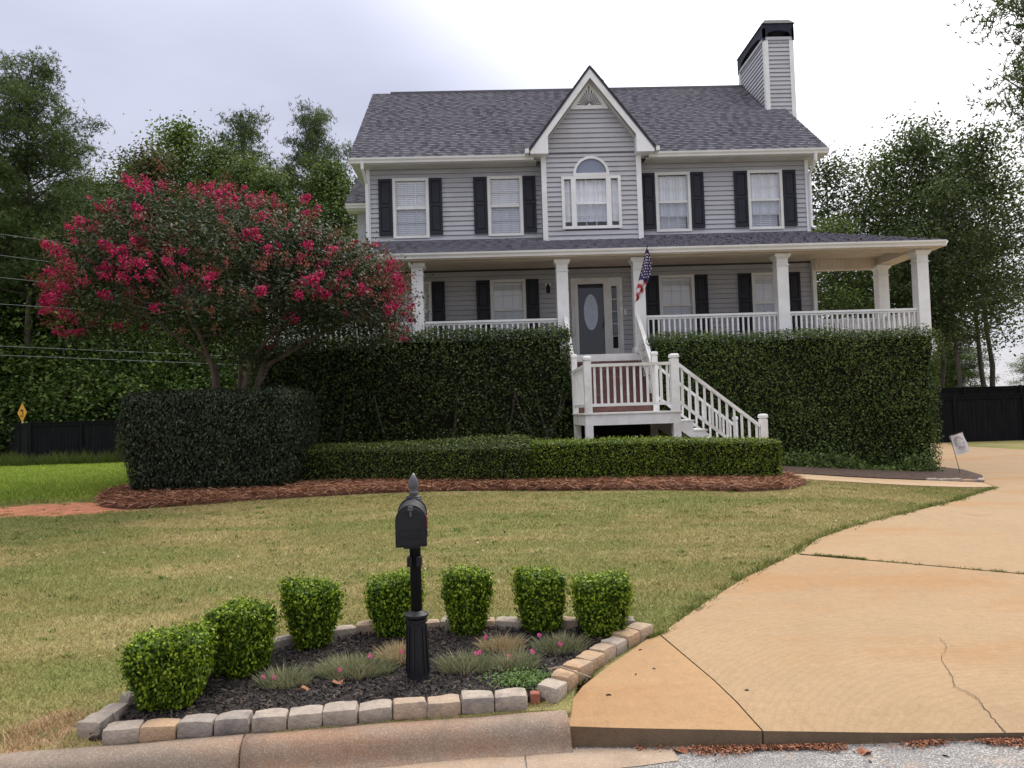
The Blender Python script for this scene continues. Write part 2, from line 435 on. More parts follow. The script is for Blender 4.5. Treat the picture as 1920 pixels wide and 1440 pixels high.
# concrete shared recipe: aggregate, brushing, clay stains
def concrete(name, c1, c2, stain, stain_amt, arcs=False, pits=True, agg=None):
    m, n, l, b, out = ntree(name)
    g = n.new('ShaderNodeNewGeometry'); pos = g.outputs['Position']
    c = mixn(n, l, rng(n, l, noise(n, l, pos, 1.1, 6, .62), .34, .66), c1, c2)
    c = mixn(n, l, rng(n, l, noise(n, l, pos, .55, 6, .65, (.5, 1.5, 1)), .46, .64, 0, stain_amt), c, stain)
    sw = noise(n, l, pos, 3.0, 6, .7, (1, 5, 1))
    c = mixn(n, l, rng(n, l, sw, .52, .72, 0, .28), c, tuple(v * .74 for v in c2))
    h = noise(n, l, pos, 120, 3, .7)
    if arcs:
        mp = n.new('ShaderNodeMapping'); mp.inputs['Location'].default_value = (-3.1, -3.6, 0); l.new(pos, mp.inputs[0])
        wv = n.new('ShaderNodeTexWave'); wv.wave_type = 'RINGS'; wv.rings_direction = 'Z'
        wv.inputs['Scale'].default_value = 6.0; wv.inputs['Distortion'].default_value = 5.0; wv.inputs['Detail'].default_value = 4
        wv.inputs['Detail Scale'].default_value = 1.6; wv.inputs['Detail Roughness'].default_value = .65
        l.new(mp.outputs[0], wv.inputs['Vector'])
        c = mixn(n, l, rng(n, l, wv.outputs['Fac'], .5, .95, 0, .20), c, tuple(v * .66 for v in c2))
    if agg:
        v = n.new('ShaderNodeTexVoronoi'); v.inputs['Scale'].default_value = 170; l.new(pos, v.inputs['Vector'])
        sp_ = n.new('ShaderNodeSeparateColor'); l.new(v.outputs['Color'], sp_.inputs[0])
        c = mixn(n, l, rng(n, l, sp_.outputs[0], .60, .95, 0, .45), c, agg)
    md = noise(n, l, pos, 14, 8, .75)
    c = mixn(n, l, rng(n, l, md, .48, .68, 0, .42), c, tuple(v * .72 for v in c2))
    c = mixn(n, l, rng(n, l, md, .32, .48, .36, 0), c, tuple(min(1, v * 1.22) for v in c1))
    fg = noise(n, l, pos, 260, 2, .8)
    c = mixn(n, l, rng(n, l, fg, .36, .64, 0, .45), c, tuple(v * .70 for v in c2))
    st2 = rng(n, l, noise(n, l, pos, 2.1, 6, .7, (1, .35, 1), 1.5), .58, .74, 0, .38)
    c = mixn(n, l, st2, c, tuple(v * .62 for v in c2))
    oil = rng(n, l, noise(n, l, pos, 1.3, 3, .5), .66, .74, 0, .30)
    c = mixn(n, l, oil, c, tuple(v * .5 for v in c2))
    sk = rng(n, l, noise(n, l, pos, 85, 3, .8), .52, .70, 0, .55)
    c = mixn(n, l, sk, c, tuple(v * .55 for v in c2))
    l.new(c, b.inputs['Base Color']); b.inputs['Roughness'].default_value = .88; b.inputs['Specular IOR Level'].default_value = .25
    bump(n, l, b, h, .55, .006)
    return m
M_drive = concrete('clay_stained_concrete', (.365, .246, .136), (.325, .222, .126), (.335, .182, .074), .95, arcs=True)
M_drive2 = concrete('orange_stained_concrete', (.380, .232, .114), (.342, .215, .110), (.328, .166, .068), .7)
M_walk = concrete('pale_walk_concrete', (.45, .315, .19), (.40, .285, .175), (.38, .22, .115), .5)
M_kerb = concrete('kerb_concrete', (.270, .208, .156), (.205, .160, .124), (.33, .165, .085), .85, agg=(.44, .38, .31))
M_gutter = concrete('gutter_concrete', (.36, .27, .19), (.30, .23, .17), (.40, .22, .11), .6, agg=(.46, .42, .37))
M_lip = concrete('dark_slab_edge', (.19, .135, .085), (.13, .095, .062), (.20, .11, .055), .7)  # slab sides, darker and browner than the tops
M_crack = pm('crack_dirt', (.07, .045, .035), None, 20, .95)

def tess(poly, step, zf, thick=.14, name='slab'):
    """triangulated draped slab with side walls"""
    pts = []
    n_ = len(poly)
    for i in range(n_):
        a, b_ = poly[i], poly[(i + 1) % n_]
        L = math.dist(a, b_); k = max(1, int(L / step))
        for j in range(k): pts.append((a[0] + (b_[0] - a[0]) * j / k, a[1] + (b_[1] - a[1]) * j / k))
    nb = len(pts); allp = [Vector(p) for p in pts]
    x0, x1 = min(p[0] for p in pts), max(p[0] for p in pts); y0, y1 = min(p[1] for p in pts), max(p[1] for p in pts)
    y = y0 + step * .5
    while y < y1:
        x = x0 + step * .5
        while x < x1:
            ins = False
            for i in range(nb):
                a, b_ = pts[i], pts[i - 1]
                if (a[1] > y) != (b_[1] > y) and x < (b_[0] - a[0]) * (y - a[1]) / (b_[1] - a[1]) + a[0]: ins = not ins
            if ins: allp.append(Vector((x, y)))
            x += step
        y += step
    V, E_, F_, *_ = geometry.delaunay_2d_cdt(allp, [(i, (i + 1) % nb) for i in range(nb)], [list(range(nb))], 1, 1e-5)
    mb = MB()
    mb.add([(p.x, p.y, zf(p.x, p.y)) for p in V], [tuple(f) for f in F_])
    top = [(p[0], p[1], zf(p[0], p[1])) for p in pts]
    sgn = sum(pts[i][0] * pts[(i + 1) % nb][1] - pts[(i + 1) % nb][0] * pts[i][1] for i in range(nb)) > 0
    vs_ = top + [(p[0], p[1], p[2] - thick) for p in top]
    fs = []
    for i in range(nb):
        j = (i + 1) % nb
        fs.append((i, nb + i, nb + j, j) if sgn else (i, j, nb + j, nb + i))
    mb.add(vs_, fs, 1)
    return mb
def zdrive(x, y): return Hf(x, y) + .016 - .03 * float(1 - sm(4.25, 4.6, y)) - .018 * float(1 - sm(4.3, 4.9, y)) - .022 * float((1 - sm(.5, 1.6, x)) * (1 - sm(4.38, 5.0, y)))
G = .008
drive = empty('driveway', (1.5, 6, 0), kind='structure')
tess([(.385, 4.425), (1.444, 4.31), (1.339, 4.88), (1.172, 5.655), (1.06, 5.57), (.935, 5.40), (.725, 5.13), (.51, 4.83), (.385, 4.60)], .2, zdrive).build('concrete_slab', [M_drive2, M_lip], drive)
left_edge = [(1.182, 5.67), (1.692, 6.345), (2.278, 7.034), (2.98, 7.74)]
tess([(1.454, 4.308), (3, 4.225), (5, 4.16), (7, 4.14), (7.3, 5.75), (4.765, 6.905), (3.915, 7.315), (3.0, 7.715)] + left_edge[::-1][1:] + [(1.349, 4.88)], .25, zdrive).build('concrete_slab', [M_drive, M_lip], drive)
upper = [(3.06, 7.74), (3.93, 7.34), (4.78, 6.93), (7.3, 5.78), (9, 6.2), (11, 8.5), (13, 12), (15.2, 18), (16.8, 24), (16.6, 27.5), (17.6, 29.6), (14, 29.8), (11.2, 29.8), (11.0, 24), (10.8, 18),
         (10.35, 16.6), (9.75, 15.2), (9.15, 14.2), (8.93, 13.62), (8.72, 13.15), (7.983, 12.339), (6.643, 10.878), (5.173, 9.601), (4.133, 8.845), (3.45, 8.27)]
tess(upper, .6, zdrive).build('concrete_slab', [M_drive, M_lip], drive)
# crack wandering across the near slab
cp = [(3.164, 5.512), (3.102, 5.319), (2.954, 5.152), (2.854, 4.859), (2.794, 4.732), (2.839, 4.595), (2.819, 4.49), (2.788, 4.335), (2.77, 4.219)]
random.seed(4); path = []
for a, b_ in zip(cp[:-1], cp[1:]):
    for j in range(6):
        t = j / 6; path.append((a[0] + (b_[0] - a[0]) * t + random.uniform(-.008, .008), a[1] + (b_[1] - a[1]) * t + random.uniform(-.006, .006)))
mb = MB(); vv = []; ff = []
for i, p in enumerate(path):
    w = .0010 + .0022 * (i / len(path)) + random.uniform(0, .0012); z = zdrive(*p) + .007
    vv += [(p[0] - w, p[1], z), (p[0] + w, p[1] + .001, z)]
    if i: ff.append((2 * i - 2, 2 * i - 1, 2 * i + 1, 2 * i))
mb.add(vv, ff).build('crack', M_crack, drive)
walk = empty('sidewalk', (6.5, 13.4, .3), kind='structure')
def zwalk(x, y): return Hf(x, y) + .02
tess([(4.75, 12.75), (6.4, 12.72), (6.42, 13.95), (4.7, 14.1)], .3, zwalk).build('concrete_slab', M_walk, walk)
tess([(6.432, 12.72), (7.9, 12.86), (8.72, 13.18), (9.10, 14.15), (9.05, 14.25), (6.432, 13.95)], .3, zwalk).build('concrete_slab', M_walk, walk)

# rolled kerb, one piece per pour
kerb = empty('kerb', (-1, 4.4, -.1), kind='structure')
prof = [(-.004, -.4), (0, -.05), (.004, -.040), (.03, -.036), (.07, -.038), (.10, -.046), (.125, -.060), (.145, -.082), (.158, -.11), (.168, -.145), (.178, -.172), (.195, -.189), (.215, -.196), (.218, -.4)]
for x0, x1 in ((-12, -8.0), (-7.99, -4.46), (-4.448, -1.436), (-1.424, .372)):
    k = max(2, int((x1 - x0) / .15)); vv = []; ff = []
    for i in range(k + 1):
        x = x0 + (x1 - x0) * i / k; y = float(np.interp(x, [-60, -10, -2.701, -.55, .42], [.5, 3.55, 4.282, 4.489, 4.563]))
        wob = .004 * math.sin(x * 7) + .003 * math.sin(x * 17 + 1)
        for d, z in prof: vv.append((x + d * .1, y - d - (wob if d > .1 else 0), z + wob * .6))
    q = len(prof)
    for i in range(k):
        for j in range(q): ff.append((i * q + j, i * q + (j + 1) % q, (i + 1) * q + (j + 1) % q, (i + 1) * q + j))
    ff += [tuple(range(q))[::-1], tuple(range(k * q, k * q + q))]
    MB().add(vv, ff).build('kerb_segment', M_kerb, kerb, smooth=True)
gut = empty('gutter', (-1, 4.1, -.2), kind='structure')
for x0, x1 in ((-9, -4.46), (-4.448, -1.436), (-1.424, .12), (.13, .95)):
    k = max(2, int((x1 - x0) / .2)); vv = []; ff = []
    for i in range(k + 1):
        x = x0 + (x1 - x0) * i / k; y = float(np.interp(x, [-60, -10, -2.701, -.55, .42, 1], [.5, 3.55, 4.282, 4.489, 4.563, 4.48]))
        w1 = .44 if x < .5 else .44 - (x - .5) * .35
        vv += [(x, y - .17, -.192 + .02 * float(sm(.4, 3, x))), (x, y - w1 - .012 * math.sin(9 * x), -.1965 + .02 * float(sm(.4, 3, x)))]
        if i: ff.append((2 * i - 2, 2 * i - 1, 2 * i + 1, 2 * i))
    MB().add(vv, ff).build('concrete_slab', M_gutter, gut)

# ------------------------------------------------------------------ the house
YW = 20.10
house = empty('house', (2.75, 20.1, .4), 'two-storey grey house with black shutters, wraparound white porch and tall chimney', 'house')
PITCHB = .127
WX = [(-2.44, -1.49), (.05, .98), (4.50, 5.44), (6.97, 7.91)]
UZ = (6.375, 7.97); LZ = (3.62, 5.22)
FR = .075
def wall_core(mb, x0, x1, z0, z1, ops, y0, y1):
    X = sorted({x0, x1, *[v for o in ops for v in o[:2]]}); Z = sorted({z0, z1, *[v for o in ops for v in o[2:]]})
    for a, b_ in zip(X[:-1], X[1:]):
        for c, d in zip(Z[:-1], Z[1:]):
            mx, mz = (a + b_) / 2, (c + d) / 2
            if any(o[0] < mx < o[1] and o[2] < mz < o[3] for o in ops): continue
            mb.box(a, b_, y0, y1, c, d)
def intervals(x0, x1, z0, z1, ops):
    cur = [(x0, x1)]
    for o in ops:
        if o[3] > z0 + .01 and o[2] < z1 - .01:
            nxt = []
            for a, b_ in cur:
                if o[1] <= a or o[0] >= b_: nxt.append((a, b_)); continue
                if o[0] > a: nxt.append((a, o[0]))
                if o[1] < b_: nxt.append((o[1], b_))
            cur = nxt
    return cur
def board(parent, segs, z0, z1, Y, mat=None, axis='x', sign=-1):
    """one lapped course; segs hold (a0, a1, b0, b1): extent at the bottom and at the top edge"""
    mb = MB()
    for s in segs:
        a0, a1, b0, b1 = s if len(s) == 4 else (s[0], s[1], s[0], s[1])
        prof_ = [(.030, z0 + .006), (.032, z0 + .014), (.006, z1 - .002), (.0, z1 - .002), (.0, z0 + .006)]
        L = [(a0 if z < (z0 + z1) / 2 else b0, Y + sign * d, z) for d, z in prof_]
        R_ = [(a1 if z < (z0 + z1) / 2 else b1, Y + sign * d, z) for d, z in prof_]
        if axis == 'y': L = [(q[1], q[0], q[2]) for q in L]; R_ = [(q[1], q[0], q[2]) for q in R_]
        k = len(prof_)
        mb.add(L + R_, [tuple(range(k)), tuple(range(k, 2 * k))[::-1]] + [(i, k + i, k + (i + 1) % k, (i + 1) % k) for i in range(k)])
    if mb.f: mb.split('siding_board', mat or M_siding, parent)
# upper wall, left and right of the gable bay
for (x0, x1, wins) in ((-3.1, 1.52, WX[:2]), (3.98, 8.6, WX[2:])):
    ops = [(a + FR, b_ - FR, UZ[0] + FR, UZ[1] - FR) for a, b_ in wins]
    mb = MB(); wall_core(mb, x0, x1, 5.5, 8.35, ops, YW, YW + .15)
    wl_ = mb.build('wall', M_gap_shade, house)
    z = 6.17
    while z < 8.24:
        board(wl_, intervals(x0, x1, z, z + PITCHB, ops), z, z + PITCHB, YW)
        z += PITCHB
# lower wall
DOOR = (2.17, 3.52, 3.03, 5.20)
ops = [(a + FR, b_ - FR, LZ[0] + FR, LZ[1] - FR) for a, b_ in WX] + [(DOOR[0] + .06, DOOR[1] - .06, DOOR[2], DOOR[3] - .05)]
mb = MB(); wall_core(mb, -3.1, 8.6, 3.0, 5.5, ops, YW, YW + .15)
wl_ = mb.build('wall', M_gap_shade, house)
z = 3.04
while z < 5.45:
    board(wl_, intervals(-3.1, 8.6, z, min(z + PITCHB, 5.5), ops), z, min(z + PITCHB, 5.5), YW)
    z += PITCHB
# side and rear walls
mb = MB()
mb.box(-3.1, -2.95, YW + .15, 28.5, .2, 8.35); mb.box(8.45, 8.6, YW + .15, 28.5, .2, 8.35); mb.box(-3.1, 8.6, 28.35, 28.5, .2, 8.35)
mb.prism([(20.2, 8.35), (28.4, 8.35), (24.3, 11.65)], -3.1, -2.95, 'x'); mb.prism([(20.2, 8.35), (28.4, 8.35), (24.3, 11.65)], 8.45, 8.6, 'x')
mb.split('side_wall', M_siding, house)
MB().box(-3.0, 8.5, 21.6, 21.7, 3.0, 8.3).build('room_wall', M_room, house)
MB().box(-3.1, 8.6, YW, YW + .15, .2, 3.0).build('foundation_wall', M_found, house)
mb = MB()
for x in (-3.1, 8.6): mb.box(x - .02 if x < 0 else x - .075, x + .075 if x < 0 else x + .02, YW - .05, YW + .06, 6.2, 8.25)
mb.split('corner_trim', M_metal, house)

# windows
def muntins(parent, x0, x1, z0, z1, cols, rows, y, w=.016, mat=None):
    for i in range(1, cols):
        x = x0 + (x1 - x0) * i / cols
        MB().box(x - w / 2, x + w / 2, y - .012, y + .003, z0, z1).build('muntin', mat or M_white, parent)
    for j in range(1, rows):
        z = z0 + (z1 - z0) * j / rows
        MB().box(x0, x1, y - .010, y + .002, z - w / 2, z + w / 2).build('muntin', mat or M_white, parent)
def blinds(x0, x1, z0, z1, y, pitch=.05, tilt=.62):
    mb = MB(); z = z0 + .02
    while z < z1:
        dz = pitch * .515; dy = .013
        mb.add([(x0, y - dy, z - dz), (x1, y - dy, z - dz), (x1, y + dy, z + dz), (x0, y + dy, z + dz)], [(0, 1, 2, 3)])
        z += pitch
    mb.box(x0, x1, y - .03, y + .03, z1 - .05, z1)
    return mb
def curtain(x0, x1, z0, z1, y):
    mb = MB(); k = 40; vv = []; ff = []
    for i in range(k + 1):
        x = x0 + (x1 - x0) * i / k; yy = y + .018 * math.sin(i * 1.35) + .008 * math.sin(i * 3.1)
        vv += [(x, yy, z0), (x, yy, z1)]
        if i: ff.append((2 * i - 2, 2 * i, 2 * i + 1, 2 * i - 1))
    return mb.add(vv, ff)
def window(x0, x1, z0, z1, Y, style, trim=M_trim):
    mb = MB(); f = FR
    mb.box(x0, x0 + f, Y - .05, Y + .05, z0, z1); mb.box(x1 - f, x1, Y - .05, Y + .05, z0, z1)
    mb.box(x0 + f, x1 - f, Y - .048, Y + .05, z1 - f, z1); mb.box(x0 + f, x1 - f, Y - .055, Y + .05, z0, z0 + f * .9)
    # inner sash stops
    mb.box(x0 + f, x0 + f + .022, Y + .0, Y + .06, z0 + f * .9, z1 - f); mb.box(x1 - f - .022, x1 - f, Y + .0, Y + .06, z0 + f * .9, z1 - f)
    w = mb.build('window', trim, house)
    a, b_ = x0 + f + .022, x1 - f - .022; zm = z0 + (z1 - z0) * .505
    MB().box(a - .02, b_ + .02, Y - .012, Y + .045, zm - .032, zm + .032).build('meeting_rail', trim, w)
    pa, pb = z0 + f * .9, z1 - f
    def pane(za, zb, mat, y): MB().add([(a, y, za), (b_, y, za), (b_, y, zb), (a, y, zb)], [(0, 1, 2, 3)]).build('pane', mat, w)
    pane(zm + .03, pb, M_glass, Y + .03); pane(pa, zm - .03, M_screen, Y + .018)
    muntins(w, a, b_, zm + .03, pb, 3, 2, Y + .038); muntins(w, a, b_, pa, zm - .03, 3, 2, Y + .052)
    if style == 'blind': blinds(a, b_, pa, pb, Y + .075).build('blind', M_blind, w)
    elif style == 'curtain':
        curtain(a, b_, pa + .38, pb, Y + .085).build('curtain', M_curtain, w)
        blinds(a, b_, pa, pa + .40, Y + .17, .05, .3).build('blind', M_blind, w)
    elif style == 'low':
        blinds(a, b_, pa, pb, Y + .075, .045, .75).build('blind', M_blind, w)
    return w
for i, (a, b_) in enumerate(WX):
    window(a, b_, *UZ, YW, 'blind' if i < 2 else 'curtain')
    window(a, b_, *LZ, YW, 'low')
# shutters: frame with two raised panels
def shutter(x0, x1, z0, z1):
    mb = MB(); y0, y1 = YW - .075, YW - .033; r = .055; zm = z0 + (z1 - z0) * .53
    mb.box(x0, x0 + r, y0, y1, z0, z1); mb.box(x1 - r, x1, y0, y1, z0, z1)
    for za, zb in ((z0, z0 + .10), (zm - .035, zm + .035), (z1 - .07, z1)): mb.box(x0 + r, x1 - r, y0 + .001, y1, za, zb)
    s = mb.build('shutter', M_shutter, house)
    for za, zb in ((z0 + .10, zm - .035), (zm + .035, z1 - .07)):
        p = MB(); g_ = .03
        p.box(x0 + r, x1 - r, y0 + .016, y1, za, zb)
        p.add([(x0 + r + .008, y0 + .016, za + .008), (x1 - r - .008, y0 + .016, za + .008), (x1 - r - .008, y0 + .016, zb - .008), (x0 + r + .008, y0 + .016, zb - .008),
               (x0 + r + g_, y0 + .003, za + g_), (x1 - r - g_, y0 + .003, za + g_), (x1 - r - g_, y0 + .003, zb - g_), (x0 + r + g_, y0 + .003, zb - g_)],
              [(4, 5, 6, 7), (0, 1, 5, 4), (1, 2, 6, 5), (2, 3, 7, 6), (3, 0, 4, 7)])
        p.build('panel', M_shutter, s)
for (a, b_) in WX:
    for z0, z1 in ((6.45, 7.95), (3.66, 5.21)):
        shutter(a - .365, a - .01, z0, z1); shutter(b_ + .01, b_ + .35 if b_ != .98 else b_ + .345, z0, z1)

# front door with storm door and one sidelight
x0, x1, z0, z1 = DOOR
mb = MB()
mb.box(x0, x0 + .10, YW - .04, YW + .1, z0, z1); mb.box(x1 - .09, x1, YW - .04, YW + .1, z0, z1); mb.box(x0 + .10, x1 - .09, YW - .038, YW + .1, z1 - .07, z1)
mb.box(3.10, 3.19, YW - .03, YW + .1, z0, z1 - .07); mb.box(x0, x1, YW - .08, YW + .1, z0 - .01, z0 + .035)
door = mb.build('door', M_wood_white, house)
mb = MB(); a, b_ = x0 + .10, 3.10
mb.box(a, a + .075, YW - .06, YW - .02, z0 + .036, z1 - .075); mb.box(b_ - .075, b_, YW - .06, YW - .02, z0 + .036, z1 - .075)
mb.box(a + .075, b_ - .075, YW - .058, YW - .02, z1 - .16, z1 - .075); mb.box(a + .075, b_ - .075, YW - .058, YW - .02, z0 + .036, z0 + .13)
mb.build('storm_door_frame', M_trim, door)
MB().add([(a + .075, YW - .035, z0 + .13), (b_ - .075, YW - .035, z0 + .13), (b_ - .075, YW - .035, z1 - .16), (a + .075, YW - .035, z1 - .16)], [(0, 1, 2, 3)]).build('storm_glass', M_doorglass, door)
mb = MB(); mb.box(a, b_, YW + .03, YW + .08, z0 + .036, z1 - .075)
zc = z0 + 1.27; xc = (a + b_) / 2
def ell(rx, rz, y, k=40): return [(xc + rx * math.cos(2 * math.pi * i / k), y, zc + rz * math.sin(2 * math.pi * i / k)) for i in range(k)]
A_, B_ = ell(.225, .52, YW + .018), ell(.185, .475, YW + .012)
k = 40; mb.add(A_ + B_, [(i, (i + 1) % k, k + (i + 1) % k, k + i) for i in range(k)])
for zz in (z0 + .22, z0 + .60):   # lower arch moulding and raised rails
    mb.box(a + .14, b_ - .14, YW + .022, YW + .03, zz - .012, zz + .012)
for xx in (a + .14, b_ - .14): mb.box(xx - .012, xx + .012, YW + .022, YW + .03, z0 + .22, z1 - .3)
mb.build('door_leaf', M_door, door)
MB().add(B_, [tuple(range(k))]).build('oval_glass', M_oval, door)
orn = MB()
for sgn in (-1, 1):
    for zz, w_, t_ in ((.22, .05, .6), (.13, .09, .3), (.03, .11, 0), (-.07, .10, -.3), (-.17, .075, -.6), (-.28, .05, -.9)):
        q = [(xc + sgn * .012, zc + zz), (xc + sgn * w_ * .5, zc + zz + .028 + .02 * t_), (xc + sgn * w_, zc + zz + .04 * t_), (xc + sgn * w_ * .5, zc + zz - .022)]
        orn.prism(q if sgn > 0 else q[::-1], YW + .006, YW + .0115)
orn.prism([(xc - .012, zc - .34), (xc + .012, zc - .34), (xc + .012, zc + .33), (xc - .012, zc + .33)], YW + .008, YW + .0115)
orn.build('glass_ornament', M_white, door)
MB().box(b_ - .055, b_ - .02, YW - .095, YW - .06, z0 + .95, z0 + 1.16).build('handle', M_metal, door)
sa, sb = 3.19, 3.43
mb = MB(); mb.box(sa, sa + .05, YW, YW + .05, z0 + .036, z1 - .07); mb.box(sb - .05, sb, YW, YW + .05, z0 + .036, z1 - .07)
mb.box(sa + .05, sb - .05, YW, YW + .05, z0 + .036, z0 + .30); mb.box(sa + .05, sb - .05, YW, YW + .05, z1 - .22, z1 - .07)
sl = mb.build('sidelight', M_trim, house)
MB().add([(sa + .05, YW + .03, z0 + .3), (sb - .05, YW + .03, z0 + .3), (sb - .05, YW + .03, z1 - .22), (sa + .05, YW + .03, z1 - .22)], [(0, 1, 2, 3)]).build('pane', M_screen, sl)
for j in range(1, 5):
    zz = z0 + .3 + j * .325
    MB().box(sa + .05, sb - .05, YW + .015, YW + .025, zz - .009, zz + .009).build('muntin', M_trim, sl)
curtain(sa + .06, sb - .05, z0 + .66, z1 - .25, YW + .09).build('curtain', M_curtain, sl)
MB().box(3.555, 3.605, YW - .065, YW - .032, 4.20, 4.34).build('doorbell_camera', M_white, house)

# wall lanterns by the door
for xl in (1.57, 3.86):
    plate = MB().box(xl - .075, xl + .075, YW - .045, YW - .031, 4.84, 5.10).build('wall_lantern', M_white, house)
    mb = MB(); mb.lathe([(.02, 0), (.052, .01), (.062, .16), (.03, .205), (.008, .25)], (xl, YW - .11, 4.82), 8)
    mb.bar((xl, YW - .03, 5.06), (xl, YW - .11, 5.08), .02, .02)
    mb.build('lamp_body', M_black, plate)

# --- main roof
m, n, l, b, out = ntree('grey_shingles')
at = n.new('ShaderNodeAttribute'); at.attribute_name = 'rnd'
cr = n.new('ShaderNodeValToRGB'); e = cr.color_ramp.elements
e[0].position = 0; e[0].color = c4((.052, .050, .062)); e[1].position = 1; e[1].color = c4((.215, .210, .238))
q = e.new(.35); q.color = c4((.125, .121, .142)); l.new(at.outputs['Fac'], cr.inputs[0])
g = n.new('ShaderNodeNewGeometry'); gr = noise(n, l, g.outputs['Position'], 55, 3, .7)
cc = mixn(n, l, rng(n, l, gr, .3, .7, 0, .25), cr.outputs[0], (.125, .118, .135))
cc = mixn(n, l, rng(n, l, noise(n, l, g.outputs['Position'], .7, 4, .6), .4, .7, 0, .25), cc, (.19, .18, .19))
l.new(cc, b.inputs['Base Color']); b.inputs['Roughness'].default_value = .92; b.inputs['Specular IOR Level'].default_value = .2
bump(n, l, b, gr, .4, .004)
M_shingle = m
rs = np.random.RandomState(11)
def shingles(name, parent, O, U, Vv, width, length, clip=None, expo=.142, seed=0, thick=1.0):
    """laminated shingles on a plane: O origin, U along the eave, Vv up the slope"""
    rs = np.random.RandomState(seed)
    O, U, Vv = (np.array(q, float) for q in (O, U, Vv)); N = np.cross(U, Vv); N /= np.linalg.norm(N)
    if N[2] < 0: N = -N
    V_, F_, R_ = [], [], []
    rows = int(length / expo)
    for j in range(rows + 1):
        v0 = j * expo; v1 = min(v0 + expo * 1.06, length)
        if v1 - v0 < .02: break
        u = -rs.uniform(0, .3)
        lo, hi = clip(v0 + expo * .5) if clip else (0, width)
        dark = False
        while u < hi:
            w_ = rs.uniform(.10, .22); a, b_ = max(u, lo), min(u + w_, hi); u += w_
            dark = not dark
            if b_ - a < .02: continue
            t = (.024 if not dark else .012) * thick
            tt = .006
            base = len(V_)
            for (uu, v2, h) in ((a, v0, 0), (b_, v0, 0), (b_, v0, t), (a, v0, t), (a, v1, tt), (b_, v1, tt)):
                V_.append(O + U * uu + Vv * v2 + N * h)
            rr = (rs.uniform(.0, .30) if dark else rs.uniform(.5, 1.0))
            F_ += [(base, base + 1, base + 2, base + 3), (base + 3, base + 2, base + 5, base + 4)]; R_ += [rr * .5, rr]
    o = inst(name, np_mesh(name, np.array(V_), np.array(F_), M_shingle, np.array(R_)), (0, 0, 0), parent)
    return tag(o, kind='stuff')
M_ridge = pm('ridge_shingle', (.03, .03, .036), (.045, .044, .05), 8, .95, spec=.1)
RY0, RZ0, RY1, RZ1 = 19.60, 8.36, 24.30, 12.04
RXL, RXR = -3.48, 8.98
mb = MB()
mb.prism([(RY0, RZ0), (RY1, RZ1), (29.0, RZ0), (29.0, RZ0 - .05), (RY1, RZ1 - .06), (RY0, RZ0 - .05)], RXL, RXR, 'x')
roof = mb.build('roof', M_roofbase, house)
sl_len = math.hypot(RY1 - RY0, RZ1 - RZ0); sv = (0, (RY1 - RY0) / sl_len, (RZ1 - RZ0) / sl_len)
shingles('shingles', roof, (RXL - .01, RY0 - .02, RZ0 - .008), (1, 0, 0), sv, RXR - RXL + .02, sl_len, seed=1)
mb = MB(); mb.prism([(RY1 - .16, RZ1 - .10), (RY1, RZ1 + .055), (RY1 + .16, RZ1 - .10), (RY1 + .16, RZ1 - .14), (RY1, RZ1), (RY1 - .16, RZ1 - .14)], RXL + .55, 8.44, 'x')
mb.build('ridge_cap', M_ridge, roof)
# rake trims, soffits and gutters
mb = MB()
for xx in (RXL, RXR):
    a, b_ = (xx + .002, xx + .045) if xx < 0 else (xx - .045, xx - .002)
    mb.prism([(RY0 + .01, RZ0 - .20), (RY1, RZ1 - .21), (29 - .01, RZ0 - .20), (29 - .01, RZ0 - .055), (RY1, RZ1 - .065), (RY0 + .01, RZ0 - .055)], a, b_, 'x')
mb.split('rake_trim', M_trim, house)
mb = MB(); mb.box(RXL + .05, 1.35, RY0 + .05, YW, 8.21, 8.235); mb.box(4.2, RXR - .05, RY0 + .05, YW, 8.21, 8.235)
mb.box(RXL + .05, -3.1, YW, 28.6, 8.21, 8.235); mb.box(8.6, RXR - .05, YW, 28.6, 8.21, 8.235)
mb.split('soffit', M_soffit, house)
def gutter(parent, a, b_, axis='x', out=-1):
    """K-style gutter: flat foot, ogee face, rolled lip"""
    a, b_ = Vector(a), Vector(b_)
    prof_ = [(0, 0), (.075, 0), (.085, .045), (.118, .085), (.125, .125), (.105, .127), (.10, .10), (.06, .05), (0, .12)]
    d = (b_ - a).normalized(); nrm_ = Vector((d.y, -d.x, 0)) * (1 if out < 0 else -1)
    vv = [a + nrm_ * q[0] + Vector((0, 0, q[1])) for q in prof_] + [b_ + nrm_ * q[0] + Vector((0, 0, q[1])) for q in prof_]
    k = len(prof_); mb = MB()
    mb.add(vv, [(i, (i + 1) % k, k + (i + 1) % k, k + i) for i in range(k)] + [tuple(range(k))[::-1], tuple(range(k, 2 * k))])
    return mb.build('gutter', M_trim, parent)
gutter(house, (RXL, RY0 + .045, 8.232), (1.28, RY0 + .045, 8.225)); gutter(house, (4.26, RY0 + .045, 8.225), (RXR, RY0 + .045, 8.232))
# downspouts
def downspout(pts):
    mb = MB(); mb.tube(pts, [.045] * len(pts), 4); return mb.build('downspout', M_metal, house)
downspout([(-3.14, 19.56, 8.24), (-3.14, 19.58, 8.10), (-3.10, 20.0, 7.82), (-3.10, 20.02, 6.32), (-3.12, 19.85, 6.25)])
downspout([(8.62, 19.56, 8.24), (8.62, 19.58, 8.05), (8.62, 20.0, 7.80), (8.62, 20.02, 6.42), (8.66, 19.86, 6.34)])

